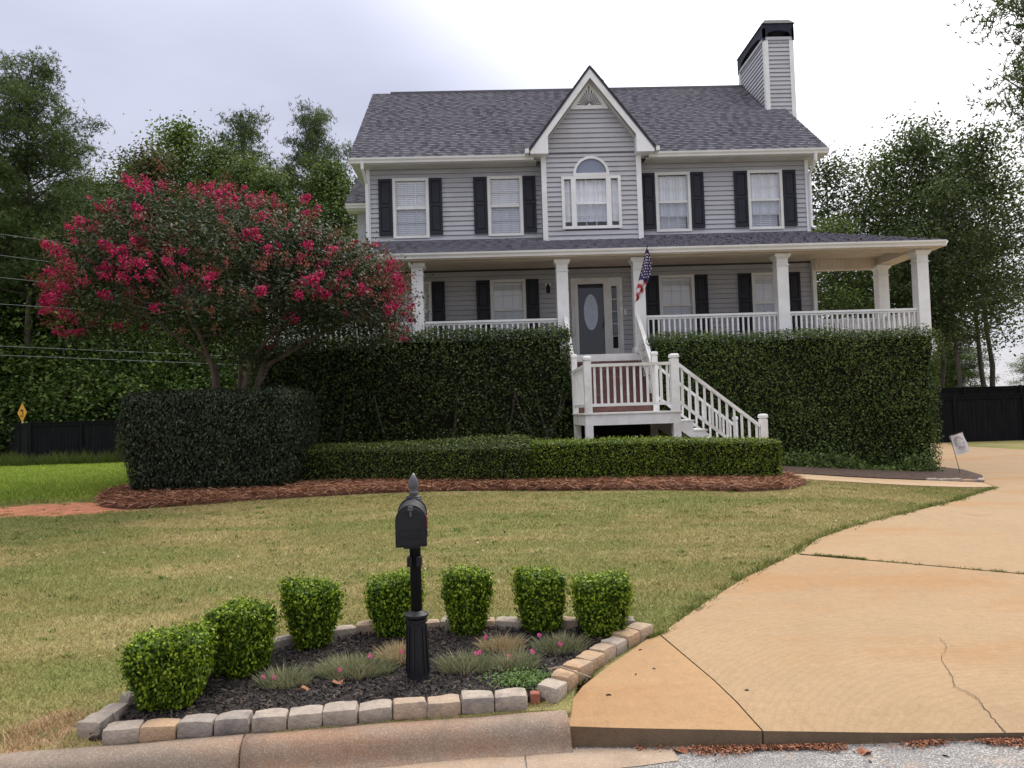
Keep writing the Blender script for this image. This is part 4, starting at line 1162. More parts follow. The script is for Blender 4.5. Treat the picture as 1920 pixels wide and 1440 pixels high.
mb = MB(); mb.lathe([(.028, 1.24), (.053, 1.247), (.053, 1.258), (.030, 1.272), (.028, 1.284), (.034, 1.292), (.030, 1.298), (.026, 1.304), (.033, 1.325), (.034, 1.345), (.028, 1.375), (.016, 1.40), (.002, 1.42)], (MX + .003, MY, -.082), 20)
mb.build('finial', pm('charcoal_metal', (.05, .05, .056), (.065, .065, .07), 6, .3, spec=.6), mail, smooth=True)
bx, bw, bz0, bzs, y0, y1 = -.532, .088, .938, 1.082, 4.56, 4.97
k = 20
arch = [(bx - bw, bz0), (bx + bw, bz0)] + [(bx + bw * math.cos(math.pi * i / k), bzs + .092 * math.sin(math.pi * i / k)) for i in range(k + 1)]
mb = MB(); mb.prism(arch, y0 + .02, y1); mb.build('box_body', pm('grey_black_metal', (.016, .0165, .019), (.012, .0125, .015), 5, .5, spec=.4), mail, bevel=.003)
def scaled(s_, dz=0): return [(bx + (p[0] - bx) * s_, bz0 + (p[1] - bz0) * s_ + dz) for p in arch]
mb = MB(); mb.prism(scaled(1.045, -.004), y0 + .006, y0 + .026); mb.prism(scaled(1.06, -.005), y1 - .02, y1 + .01)
mb.split('box_rim', M_black, mail, bevel=.002)
mb = MB(); mb.prism(scaled(.93, .008), y0 - .004, y0 + .012); d_ = mb.build('door', M_black, mail, bevel=.003)
MB().box(bx - .066, bx + .066, y0 - .010, y0 - .003, bz0 + .052, bz0 + .060).build('ridge', M_black, d_)
MB().box(bx - .068, bx + .068, y0 - .007, y0 - .0035, bz0 + .092, bz0 + .097).build('ridge', M_black, d_)
mb = MB(); mb.prism([(bx - .016, 1.148), (bx + .016, 1.148), (bx + .016, 1.168), (bx + .010, 1.176), (bx - .010, 1.176), (bx - .016, 1.168)], y0 - .016, y0 + .03)
mb.box(bx - .006, bx + .006, y0 - .014, y0 - .003, 1.115, 1.147)
mb.build('latch', M_metal if False else MATS['charcoal_metal'], mail, bevel=.002)
mb = MB(); mb.box(bx + bw + .004, bx + bw + .010, y0 + .06, y0 + .085, 1.035, 1.10); mb.box(bx + bw + .0039, bx + bw + .0105, y0 + .05, y0 + .12, 1.075, 1.102)
mb.build('signal_flag', pm('red_plastic', (.38, .045, .035), None, 8, .45), mail)
mb = MB(); mb.box(bx - .05, bx + .05, y0 + .12, MY + .045, bz0 - .032, bz0 - .001); mb.box(MX - .046, MX + .046, MY - .046, MY + .046, bz0 - .05, bz0 - .0325)
mb.build('mount', M_black, mail)
for sx in (-1, 1):
    MB().box(MX + sx * .030 - .016, MX + sx * .030 + .016, MY - .055, MY + .02, .745, .805).build('clamp', M_black, mail, bevel=.003)

turn = Matrix.Translation((MX, MY, 0)) @ Matrix.Rotation(rad(4.6), 4, 'Z') @ Matrix.Translation((-MX, -MY, 0))
for o in [q for q in mail.children_recursive if q.name.split('.')[0] in ('box_body', 'box_rim', 'door', 'ridge', 'latch', 'signal_flag', 'mount')]: o.data.transform(turn)
# ------------------------------------------------------------------ planting bed
BED = [(-2.29, 4.40), (-1.87, 4.46), (-1.02, 4.56), (-.16, 4.63), (.30, 4.66), (.45, 4.93), (.65, 5.21), (.86, 5.47), (1.07, 5.70), (.50, 5.82), (-.02, 5.87), (-.46, 5.90), (-1.05, 5.85), (-1.45, 5.70), (-1.64, 5.57), (-2.0, 5.10), (-2.25, 4.75)]
M_soil = pm('mulch_soil', (.026, .021, .019), (.045, .034, .028), 14, .95, .8, 60, bdist=.02)
tess(BED, .15, lambda x, y: Hf(x, y) + .022, .05).build('planting_bed', M_soil)
tag(bpy.data.objects['planting_bed'], kind='structure')
def in_poly(px_, py_, poly):
    ins = np.zeros(len(px_), bool); n_ = len(poly)
    for i in range(n_):
        (xa, ya), (xb, yb) = poly[i], poly[i - 1]
        if ya == yb: continue
        c = ((ya > py_) != (yb > py_)) & (px_ < (xb - xa) * (py_ - ya) / (yb - ya) + xa); ins ^= c
    return ins
def scatter_poly(poly, n_, rs):
    a = np.array(poly); lo, hi = a.min(0), a.max(0); out_ = np.zeros((0, 2))
    while len(out_) < n_:
        p = rs.uniform(lo, hi, (n_ * 2, 2)); out_ = np.concatenate([out_, p[in_poly(p[:, 0], p[:, 1], poly)]])
    return out_[:n_]
def chips(P, L, W, T, rs, tilt=.5):
    """small flat splinters as thin wedges: 5 faces"""
    n_ = len(P); a = rs.uniform(0, 2 * math.pi, n_); t = rs.normal(0, tilt, n_)
    d = np.stack([np.cos(a) * np.cos(t), np.sin(a) * np.cos(t), np.sin(t)], 1); s_ = unit(np.stack([-np.sin(a), np.cos(a), rs.normal(0, tilt, n_)], 1)); u = np.cross(d, s_)
    L, W, T = (rs.uniform(.5, 1.5, (n_, 1)) * q for q in (L, W, T))
    V = np.stack([P - d * L - s_ * W, P + d * L - s_ * W * .6, P + d * L + s_ * W * .6, P - d * L + s_ * W, P - d * L * .9 + u * T, P + d * L * .9 + u * T], 1).reshape(-1, 3)
    b0 = np.arange(n_)[:, None] * 6
    F_ = np.concatenate([b0 + np.array([0, 1, 5, 4]), b0 + np.array([1, 2, 5, 5]), b0 + np.array([2, 3, 4, 5]), b0 + np.array([3, 0, 4, 4])], 1).reshape(-1, 4)
    return V, F_
rs = np.random.RandomState(21)
L_mulch = leafmat('mulch_chip', [(.012, .010, .010), (.028, .023, .022), (.055, .043, .037), (.15, .105, .075)], .8, 0, .3, 5, .15)
p = scatter_poly(BED, 9000, rs); z = H(p[:, 0], p[:, 1]) + .026 + rs.uniform(0, .018, len(p))
V, F_ = chips(np.column_stack([p, z]), .016, .005, .005, rs)
F3 = np.concatenate([F_[:, [0, 1, 2]], F_[:, [0, 2, 3]]]); 
rr = np.repeat(np.clip(rs.beta(1.3, 2.2, len(p)), 0, 1), 4); keep = (F3[:, 0] != F3[:, 1]) & (F3[:, 1] != F3[:, 2]) & (F3[:, 0] != F3[:, 2])
tag(inst('mulch', np_mesh('mulch', V, F3[keep], L_mulch, np.concatenate([rr, rr])[keep]), (0, 0, 0)), 'dark shredded wood mulch in the mailbox bed', 'mulch', kind='stuff')

# edging stones
M_stones = [pm('tumbled_stone_' + nm, c1, c2, 16, .9, .9, 38, c3=c3, s3=7, bdist=.012) for nm, c1, c2, c3 in (
    ('grey', (.36, .300, .240), (.30, .250, .205), (.22, .185, .16)), ('buff', (.38, .28, .19), (.32, .24, .175), (.26, .205, .16)), ('slate', (.23, .195, .17), (.27, .23, .20), (.16, .14, .13)), ('tan', (.38, .25, .145), (.33, .23, .145), (.28, .21, .16)))]
def stone_mesh(seed, L, D, Hh):
    rs = np.random.RandomState(seed)
    V, F_ = cube_grid(7, 5, 4, (L, D, Hh)); P, N_ = rbox_round(V, (L, D, Hh), .020)
    P = P + N_ * (lumps(P * 6, seed, 2.0) * .010)[:, None]
    P[:, 1] *= 1 + .12 * np.sin(seed) * P[:, 0] / L; P[:, 0] *= 1 - .05 * (P[:, 2] / Hh)
    return P, F_
edging = empty('stone_edging', (-.6, 5.1, 0), 'tumbled grey and buff stone blocks edging the mailbox bed', 'edging')
smesh = []
for i in range(10):
    P, F_ = stone_mesh(i, .205, .135, .105); smesh.append([np_mesh('stone', P, F_, mt, smooth=True) for mt in M_stones])
def lay(path, step, seed, parent, sc=1.0, pal=(0, 0, 0, 1, 1, 2, 3), zoff=.033):
    rs = np.random.RandomState(seed); seg = [math.dist(a, b_) for a, b_ in zip(path[:-1], path[1:])]; tot = sum(seg); n_ = max(1, round(tot / step))
    for i in range(n_):
        s_ = (i + .5) / n_ * tot; j = 0
        while j < len(seg) - 1 and s_ > seg[j]: s_ -= seg[j]; j += 1
        a, b_ = path[j], path[j + 1]; t = s_ / seg[j]; x, y = a[0] + (b_[0] - a[0]) * t, a[1] + (b_[1] - a[1]) * t
        ang = math.atan2(b_[1] - a[1], b_[0] - a[0]) + rs.normal(0, .035)
        me = smesh[rs.randint(10)][pal[rs.randint(len(pal))]]
        k_ = tot / n_ / .205 * 1.0
        inst('stone', me, (x, y, Hf(x, y) + zoff * sc + rs.normal(0, .004)), parent, (rs.normal(0, .03), rs.normal(0, .03), ang + (math.pi if rs.rand() < .5 else 0)), (k_, sc * rs.uniform(.95, 1.08), sc * rs.uniform(.93, 1.06)))
lay([(-2.20, 4.40), (-1.87, 4.435), (-1.44, 4.48), (-1.02, 4.525), (-.58, 4.567), (-.16, 4.607), (.155, 4.635)], .205, 3, edging)
lay([(.27, 4.66), (.44, 4.93), (.645, 5.21), (.855, 5.475), (1.08, 5.72)], .165, 5, edging, pal=(0, 0, 1, 3, 3, 1))
lay([(1.02, 5.80), (.50, 5.85), (-.02, 5.90), (-.46, 5.93), (-1.05, 5.88), (-1.45, 5.73), (-1.64, 5.60), (-2.0, 5.13), (-2.28, 4.78)], .21, 8, edging, pal=(0, 0, 1, 2))
lay([(-2.27, 4.72), (-2.31, 4.43)], .16, 9, edging, pal=(0, 1))
tag(MB().box(.175, .235, 4.63, 4.69, -.03, .035).build('brick_fragment', pm('red_brick', (.28, .10, .06), (.22, .08, .05), 9, .9, .5, 40), bevel=.008), 'broken red brick piece in the gap of the stone edging', 'brick')

# seven clipped boxwoods round the bed
BOX = [(-2.00, 4.80, .53, .41, 'largest square boxwood at the street end of the mailbox bed'),
       (-1.72, 5.22, .455, .42, 'boxwood second from the kerb end of the mailbox bed, just behind the largest'),
       (-1.345, 5.64, .455, .45, 'boxwood standing free, third from the kerb end of the mailbox bed'),
       (-.765, 5.83, .475, .42, 'boxwood partly hidden behind the mailbox post'),
       (-.225, 5.78, .40, .44, 'narrow boxwood standing alone just past the mailbox post'),
       (.315, 5.80, .425, .43, 'boxwood touching the one at the driveway end of the bed'),
       (.765, 5.70, .485, .40, 'wide boxwood at the driveway end of the mailbox bed')]
for i, (x, y, w, h, lab) in enumerate(BOX):
    z0 = Hf(x, y) + .02
    root = empty('boxwood', (x, y, z0), lab, 'shrub', 'clipped boxwoods in the mailbox bed')
    def warp(P, x=x, y=y, z0=z0, h=h, i=i, ra=(.12, -.3, .5, .1, -.45, .25, -.08)[i], tp_=(.36, .30, .46, .34, .42, .28, .33)[i]):
        t = np.clip((P[:, 2] / h) + .5, 0, 1); k_ = 1 - tp_ + tp_ * sm(-.1, .75, t); Q = P.copy(); P = P.copy(); P[:, 0], P[:, 1] = P[:, 0] * math.cos(ra) - P[:, 1] * math.sin(ra), P[:, 0] * math.sin(ra) + P[:, 1] * math.cos(ra)
        Q[:, 0] = P[:, 0] * k_ + x; Q[:, 1] = P[:, 1] * k_ + y; Q[:, 2] = P[:, 2] + h / 2 + z0 + t * (.05 * P[:, 0] * (1 if i % 2 else -1) + .02 * np.sin(i * 2 + 9 * P[:, 0]))
        return Q
    n_ = int(16500 * (w / .45) ** 2); ra = (.12, -.3, .5, .1, -.45, .25, -.08)[i]; tp_ = (.36, .30, .46, .34, .42, .28, .33)[i]
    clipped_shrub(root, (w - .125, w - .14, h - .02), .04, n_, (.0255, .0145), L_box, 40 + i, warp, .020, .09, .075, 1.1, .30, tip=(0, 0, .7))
    mb = MB()
    for q in range(4):
        a = q * 1.6; mb.tube([(x + .02 * math.cos(a), y + .02 * math.sin(a), z0 - .03), (x + .06 * math.cos(a), y + .06 * math.sin(a), z0 + .2)], [.012, .008], 5)
    mb.build('stem', M_bark, root)

# dianthus clumps with a few pink flowers
L_dia = leafmat('dianthus_blade', [(.10, .125, .06), (.20, .22, .115), (.33, .30, .17), (.52, .36, .20)], .7, .25, .1, 8, .35)
L_pink = leafmat('pink_petal', [(.60, .06, .22), (.72, .12, .32), (.80, .22, .40)], .6, .3, .2)
def blades(n_, cx_, cy_, rx_, ry_, hmin, hmax, w, rs, lean=.5, zoff=.02):
    a = rs.uniform(0, 2 * math.pi, n_); r = np.sqrt(rs.uniform(0, 1, n_)); x = cx_ + rx_ * r * np.cos(a); y = cy_ + ry_ * r * np.sin(a)
    z = H(x, y) + zoff; h = rs.uniform(hmin, hmax, n_) * (1 - .45 * r ** 2)
    la = np.where(rs.rand(n_) < .6, a, rs.uniform(0, 2 * math.pi, n_)); ln_ = rs.uniform(.1, lean, n_) * h * (1 + r)
    wa = rs.uniform(0, math.pi, n_); wx, wy = np.cos(wa) * w / 2, np.sin(wa) * w / 2
    B0 = np.stack([x, y, z], 1); side = np.stack([wx, wy, np.zeros(n_)], 1); tip = B0 + np.stack([np.cos(la) * ln_, np.sin(la) * ln_, h], 1)
    mid = B0 * .5 + tip * .5 + np.stack([-np.cos(la) * ln_ * .12, -np.sin(la) * ln_ * .12, h * .06], 1)
    V = np.stack([B0 - side, B0 + side, mid + side * .8, tip, mid - side * .8], 1).reshape(-1, 3); b0 = np.arange(n_)[:, None] * 5
    F_ = np.concatenate([b0 + np.array([0, 1, 2]), b0 + np.array([0, 2, 4]), b0 + np.array([4, 2, 3])], 1).reshape(-1, 3)
    return V, F_, tip
DIA = [(-1.37, 5.00, .16, .10, 'small dianthus clump nearest the second boxwood, dry at its edge'), (-.95, 5.13, .25, .13, 'broad dianthus clump between the third boxwood and the mailbox post'), (-.68, 5.33, .14, .12, 'straw-tinted dianthus clump close behind the mailbox base'),
       (-.22, 5.12, .18, .11, 'grey-green dianthus clump just beside the mailbox base'), (.10, 5.12, .15, .10, 'dianthus clump with pink flowers in the middle of its side of the bed'), (.42, 5.38, .17, .11, 'dianthus clump next to the driveway edging stones'), (.02, 5.42, .15, .08, 'rust-brown dying dianthus clump behind the green ones')]
for i, (x, y, rx_, ry_, lab) in enumerate(DIA):
    rs = np.random.RandomState(70 + i); root = empty('dianthus', (x, y, Hf(x, y)), lab, 'flowering plant', 'dianthus clumps in the mailbox bed')
    n_ = int(2300 * rx_ * ry_ / .04); V, F_, tip = blades(n_, x, y, rx_, ry_, .04, .14, .0052, rs, .8)
    rr = np.clip(rs.normal(.38 if i not in (6, 2) else .85, .2, n_), 0, 1)
    me = np_mesh('leaf_tuft', V - np.array(WLOC[root.name]), F_, L_dia, np.repeat(rr, 3)); inst('leaf_tuft', me, WLOC[root.name], root)
    for q in range(3 if i in (4, 5) else 2 if i in (0, 1, 3) else 1):
        t = tip[rs.randint(n_)] + np.array([0, -.02, .015]); mb = MB()
        for k in range(5):
            a = k * 2 * math.pi / 5 + rs.uniform(0, .3); c, s_ = math.cos(a), math.sin(a); R_ = .016
            mb.add([t, t + np.array([c * .6 - s_ * .45, -.3 * c, s_ * .6 + c * .45]) * R_, t + np.array([c, -.2, s_]) * R_ * 1.1, t + np.array([c * .6 + s_ * .45, -.3 * c, s_ * .6 - c * .45]) * R_], [(0, 1, 2, 3)], rnd=rs.rand())
        mb.build('flower', L_pink, root)
        MB().tube([t, (t[0], t[1], Hf(t[0], t[1]))], [.0015, .002], 4).build('flower_stalk', L_dia, root)
# low green weed at the street side of the bed
rs = np.random.RandomState(5); root = empty('creeping_weed', (.12, 4.83, 0), 'low ferny green weed in front of the dianthus by the brick piece', 'weed')
P = np.column_stack([rs.normal(.14, .10, 1400), rs.normal(4.87, .065, 1400), np.zeros(1400)]); P[:, 2] = H(P[:, 0], P[:, 1]) + .03 + rs.uniform(0, .05, 1400)
V, F_ = leaf_quads(P, np.tile([0, -.2, 1.], (1400, 1)), .022, .009, rs)
inst('leaf_mat', np_mesh('leaf_mat', V - np.array(WLOC[root.name]), F_, leafmat('weed_leaf', [(.04, .09, .012), (.09, .17, .02), (.14, .22, .04)], .5, .3), rs.rand(1400)), WLOC[root.name], root)

# ------------------------------------------------------------------ hedges and shrubs by the house
def make_hedge(name, lab, cat, loc, dims, r, n_, leaf, mat, seed, warp, **kw):
    root = empty(name, loc, lab, cat, kw.pop('group', None)); clipped_shrub(root, dims, r, n_, leaf, mat, seed, warp, **kw); return root
# tall hedge left of the stairs
def w_tl(P):
    Q = P.copy(); t = (P[:, 0] + 3.5) / 7; top = 3.36 + .19 * sm(0, .6, t)
    z0 = .62; Q[:, 2] = z0 + (P[:, 2] + 1.4) / 2.8 * (top - z0); Q[:, 0] = P[:, 0] - 1.74; Q[:, 1] = P[:, 1] + 17.1
    return Q
def hole_tl(P):   # bare legs at the stair end and thin lower patches
    zb = -1.4 + .42 * sm(1.2, 2.6, P[:, 0]) + .22 * np.sin(P[:, 0] * 2.3) * np.sin(P[:, 0] * .9 + 1)
    gap = lumps(P * np.array([1, 0, 1]), 77, 2.4) > .62
    return (P[:, 2] < zb) | (gap & (np.random.RandomState(3).rand(len(P)) < .75))
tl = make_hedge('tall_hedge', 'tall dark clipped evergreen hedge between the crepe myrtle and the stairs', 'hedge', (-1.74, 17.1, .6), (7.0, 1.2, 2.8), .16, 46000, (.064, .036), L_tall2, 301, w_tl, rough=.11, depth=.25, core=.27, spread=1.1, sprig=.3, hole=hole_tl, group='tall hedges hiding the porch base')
mb = MB(); random.seed(8)
for (x, lean) in ((1.15, .25), (1.28, -.2), (1.05, -.35), (.2, .2), (-.9, .1), (-2.2, -.2), (-3.4, .15), (.95, .45)):
    mb.tube([(x, 16.75, .55), (x + lean * .4, 16.72, 1.15), (x + lean * 1.2, 16.66, 1.7), (x + lean * 1.6, 16.6, 2.2)], [.05, .038, .026, .012], 6)
mb.split('stem', M_bark, tl)
def w_tr(P):
    Q = P.copy(); t = (P[:, 2] + 1.6) / 3.2
    Q[:, 0] = 6.72 + P[:, 0] * np.where(P[:, 0] > 0, .955 + .05 * sm(0, .9, t), 1.0); Q[:, 1] = P[:, 1] + 17.15; Q[:, 2] = .08 + t * 3.2 + .06 * (1 - (P[:, 0] + 3.2) / 6.4)
    return Q
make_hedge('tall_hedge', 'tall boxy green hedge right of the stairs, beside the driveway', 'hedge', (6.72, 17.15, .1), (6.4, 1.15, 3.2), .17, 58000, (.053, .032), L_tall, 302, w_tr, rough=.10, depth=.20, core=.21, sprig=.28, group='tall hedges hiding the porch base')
# low hedges in front
def w_l1(P):
    Q = P.copy(); s_ = (P[:, 0] + 1.95) / 3.9; yf = 13.33 - .72 * sm(0, 1, s_); t = (P[:, 2] + .36) / .72
    Q[:, 0] = -1.32 + P[:, 0]; Q[:, 1] = yf + P[:, 1] + .05; g_ = H(Q[:, 0], Q[:, 1])
    Q[:, 2] = g_ * 1.0 + t * (.64 + .10 * (P[:, 1] / 1.2 + .5) * sm(.25, .9, s_)); return Q
make_hedge('low_hedge', 'low dark hedge beside the big shrub, its top swelling towards the stairs', 'hedge', (-1.32, 12.8, .55), (3.9, 1.25, .72), .12, 30000, (.036, .02), L_low, 303, w_l1, rough=.022, depth=.08, core=.07, sprig=.1, group='low clipped hedges')
def w_l2(P):
    Q = P.copy(); s_ = (P[:, 0] + 2.0) / 4.0; t = (P[:, 2] + .35) / .70
    Q[:, 0] = 2.62 + P[:, 0] * 1.0; Q[:, 1] = 12.55 + .16 * s_ + P[:, 1]; g_ = H(Q[:, 0], Q[:, 1] - P[:, 1])
    Q[:, 2] = g_ + t * (.655 + .02 * s_); return Q
make_hedge('low_hedge', 'low bright green hedge in front of the stair landing, square at its end', 'hedge', (2.62, 12.6, .5), (4.04, .95, .70), .085, 30000, (.034, .02), L_low2, 304, w_l2, rough=.018, depth=.07, core=.06, sprig=.12, group='low clipped hedges')
# big dark shrub under the crepe myrtle
def w_big(P):
    Q = P.copy(); t = (P[:, 2] + .82) / 1.64; k_ = .90 + .10 * sm(0, .55, t)
    Q[:, 0] = -4.44 + P[:, 0] * k_; Q[:, 1] = 12.85 + P[:, 1] * k_; Q[:, 2] = H(np.full(len(P), -4.4), Q[:, 1] * 0 + 12.3) + t * 1.66; return Q
make_hedge('dark_shrub', 'large dark rounded shrub under the crepe myrtle at the straw bed end', 'shrub', (-4.4, 12.85, .55), (2.82, 1.6, 1.62), .26, 44000, (.048, .026), L_big, 305, w_big, rough=.045, depth=.10, core=.11, spread=.7, sprig=.15, tip=(0, -.3, -.8))

# ------------------------------------------------------------------ pine straw and bark under the hedges
STRAW_F = [(-6.15, 12.1), (-5.75, 11.45), (-5.22, 11.16), (-4.09, 11.36), (-3.0, 11.6), (-1.85, 11.83), (-.6, 11.78), (.59, 11.64), (2.2, 11.42), (3.67, 11.3), (4.5, 11.6), (4.95, 12.1), (4.98, 12.6)]
STRAW = STRAW_F + [(4.7, 14.0), (3.5, 14.6), (0, 15), (-5, 14.6), (-6.2, 13.2)]
M_strawb = pm('pine_straw_bed', (.15, .060, .034), (.085, .036, .022), 16, .95, .8, 70, bdist=.03)
def zstraw(x, y):
    d = min(math.hypot(x - a, y - b_) for a, b_ in STRAW_D); return Hf(x, y) + .01 + .07 * math.sin(min(1, d / .30) * math.pi * .62)
STRAW_D = []
for a, b_ in zip(STRAW_F[:-1], STRAW_F[1:]):
    for j in range(5): STRAW_D.append((a[0] + (b_[0] - a[0]) * j / 5, a[1] + (b_[1] - a[1]) * j / 5))
tag(tess(STRAW, .13, zstraw, .03).build('straw_bed', M_strawb), kind='structure')
rs = np.random.RandomState(31)
p = scatter_poly(STRAW, 46000, rs); A_ = np.array(STRAW_D); dd = np.array([np.min(np.hypot(A_[:, 0] - q[0], A_[:, 1] - q[1])) for q in p])
p = p[(dd < 1.0) | (rs.rand(len(p)) < .12)]; dd = np.array([np.min(np.hypot(A_[:, 0] - q[0], A_[:, 1] - q[1])) for q in p]); p = p[:26000]; dd = dd[:26000]
z = H(p[:, 0], p[:, 1]) + .01 + .07 * np.sin(np.minimum(1, dd / .30) * math.pi * .62) + rs.uniform(0, .03, len(p))
a = rs.uniform(0, math.pi, len(p)); L = rs.uniform(.06, .13, len(p)); tz = rs.normal(0, .28, len(p))
d = np.stack([np.cos(a), np.sin(a) * .8, tz], 1) * L[:, None]; s_ = unit(np.stack([-np.sin(a), np.cos(a), rs.normal(0, .8, len(p))], 1)) * .0042
P = np.column_stack([p, z]); V = np.stack([P - d - s_, P - d + s_, P + s_ * 1.1 + np.array([0, 0, .012]), P + d, P - s_ * 1.1 + np.array([0, 0, .012])], 1).reshape(-1, 3); b0 = np.arange(len(p))[:, None] * 5
F_ = np.concatenate([b0 + np.array([0, 1, 2]), b0 + np.array([0, 2, 4]), b0 + np.array([4, 2, 3])], 1).reshape(-1, 3)
L_straw = leafmat('straw_needle', [(.10, .040, .024), (.20, .085, .048), (.31, .145, .08), (.46, .26, .15)], .75, .1, .2, 3, .2)
tag(inst('pine_straw', np_mesh('pine_straw', V, F_, L_straw, np.repeat(rs.rand(len(p)), 3)), (0, 0, 0)), 'rusty pine straw spread in front of the hedges', 'pine straw', kind='stuff')
tag(tess([(4.7, 14.15), (9.2, 14.3), (9.7, 15.1), (10.3, 16.7), (10.3, 17.8), (3.6, 17.8), (3.6, 16.3), (4.7, 16.3)], .3, lambda x, y: Hf(x, y) + .03 + .06 * float(sm(14.2, 15, y)), .05).build('bark_bed', pm('bark_mulch', (.085, .050, .034), (.050, .030, .022), 9, .95, .8, 50, bdist=.03)), kind='structure')
edg2 = empty('stone_border', (9.0, 14.5, .1), 'pale stone border by the garden flag at the driveway', 'edging')
lay([(8.1, 14.28), (8.75, 14.26), (9.18, 14.32)], .24, 12, edg2, .75); lay([(9.24, 14.42), (9.5, 14.85)], .24, 13, edg2, .75)
# leafy undergrowth at the foot of the right hedge
rs = np.random.RandomState(14); root = empty('undergrowth', (7.5, 16.2, .1), 'low leafy undergrowth along the foot of the right hedge', 'undergrowth', kind='stuff')
n_ = 5000; P = np.column_stack([rs.uniform(4.2, 9.5, n_), rs.normal(16.35, .14, n_), np.zeros(n_)]); P[:, 2] = H(P[:, 0], P[:, 1]) + .08 + np.abs(rs.normal(0, .17, n_)) * (1 + .8 * np.sin(P[:, 0] * 2.1)) * np.where(P[:, 0] > 7.2, 1, .55)
V, F_ = leaf_quads(P, np.tile([0, -.6, .6], (n_, 1)), .07, .04, rs)
o = inst('leaves', np_mesh('leaves', V - np.array(WLOC[root.name]), F_, L_tall, np.clip(rs.normal(.6, .2, n_), 0, 1)), WLOC[root.name], root)

# ------------------------------------------------------------------ crepe myrtle
rs = np.random.RandomState(90)
base = np.array([-4.75, 14.15, .58])
cm_root = empty('crepe_myrtle', tuple(base), 'wide crepe myrtle in crimson bloom behind the large dark shrub', 'tree')
TX = [-8.0, -7.6, -7.0, -6.2, -5.35, -4.4, -3.4, -2.6, -2.0, -1.65, -1.35]; TZ = [3.9, 4.4, 5.0, 5.65, 6.25, 5.75, 5.3, 4.95, 4.55, 4.15, 3.8]; BZ = [3.6, 3.3, 3.0, 2.8, 2.55, 2.5, 2.85, 3.05, 2.95, 3.1, 3.5]
CL = []
while len(CL) < 400:
    x = rs.uniform(-7.35, -1.85); t = (x + 4.6) / 2.78; yr = 2.3 * math.sqrt(max(.04, 1 - t * t)); v_ = rs.uniform(-1, 1)
    zt, zb = np.interp(x, TX, TZ), np.interp(x, TX, BZ); k_ = math.sqrt(1 - v_ * v_); zc = zb + (zt - zb) * .38
    zz = zb + (zc - zb) * (1 - k_) * .8 if False else zb
    top = zc + (zt - zc) * k_; bot = zc - (zc - zb) * k_
    u = rs.uniform(0, 1) ** .6; z = bot + (top - bot) * u
    if lumps(np.array([[x, v_ * yr, z * 1.5]]), 9, 1.9)[0] > .34: continue
    CL.append((x, 14.15 + v_ * yr, z, u))
CL = np.array(CL)
LV, LF, LR = [], [], []; nb = 0
for (x, y, z, u) in CL:
    n_ = rs.randint(150, 240); sig = np.array([.30, .30, .17]) * rs.uniform(.75, 1.2)
    P = np.array([x, y, z]) + rs.normal(0, 1, (n_, 3)) * sig; P[:, 2] -= .12 * ((P[:, 0] - x) ** 2 + (P[:, 1] - y) ** 2)
    ok = (P[:, 2] > np.interp(P[:, 0], TX, BZ) - .25); P = P[ok]; n_ = len(P)
    out_ = unit(P - np.array([-4.7, 14.15, 4.0])) * .5 + np.array([0, 0, .8])
    V, F_ = leaf_quads(P, out_, .075, .036, rs, spread=1.1); LV.append(V); LF.append(F_ + nb); nb += len(V); LR.append(np.clip(rs.normal(.42, .22, n_) + .12 * (u - .5), 0, 1))
me = np_mesh('crown', np.concatenate(LV) - base, np.concatenate(LF), L_myrtle, np.concatenate(LR)); inst('crown', me, tuple(base), cm_root)
# blossom panicles on the outer shell, some spent
def panicles(sel, per, size, mat, nm, seed):
    rs = np.random.RandomState(seed); V_, F_, R_ = [], [], []; nb = 0
    for (x, y, z, u) in sel:
        n_ = int(per * rs.uniform(.6, 1.4)); d_ = np.array([x + 4.7, (y - 14.15), (z - 4.2) * .8 + .4]); d_ /= np.linalg.norm(d_)
        c = np.array([x, y, z]) + d_ * rs.uniform(.22, .48) + rs.normal(0, .06, 3)
        t = rs.uniform(0, 1, n_); w_ = size * (.55 - .35 * t)
        P = c + d_ * (t * size * 1.6)[:, None] + rs.normal(0, 1, (n_, 3)) * w_[:, None]
        V, F = leaf_quads(P, np.tile(d_, (n_, 1)), .038, .033, rs, spread=2.0, fold=.3); V_.append(V); F_.append(F + nb); nb += len(V); R_.append(rs.rand(n_))
    o = inst(nm, np_mesh(nm, np.concatenate(V_) - base, np.concatenate(F_), mat, np.concatenate(R_)), tuple(base), cm_root); return o
def shell_pts(n_, seed, ymax=.35):
    rs = np.random.RandomState(seed); o_ = []
    while len(o_) < n_:
        x = rs.uniform(-7.35, -1.85); t = (x + 4.6) / 2.78; yr = 2.3 * math.sqrt(max(.04, 1 - t * t)); v_ = rs.uniform(-1, ymax)
        zt, zb = np.interp(x, TX, TZ), np.interp(x, TX, BZ); k_ = math.sqrt(1 - v_ * v_); zc = zb + (zt - zb) * .38
        top = zc + (zt - zc) * k_; bot = zc - (zc - zb) * k_
        u = rs.uniform(.05, 1) ** .55; z = bot + (top - bot) * u
        # keep the ones near the surface facing out or up
        if u > .8 or v_ < -.55 or abs(t) > .8 or rs.rand() < .25: o_.append((x, 14.15 + v_ * yr, z - .12, u))
    return o_
panicles(shell_pts(165, 5), 84, .10, M_flower, 'blossoms', 6)
panicles(shell_pts(80, 15), 24, .065, M_flower, 'blossoms', 16)
panicles(shell_pts(250, 7), 28, .12, M_spent, 'spent_blossoms', 8)
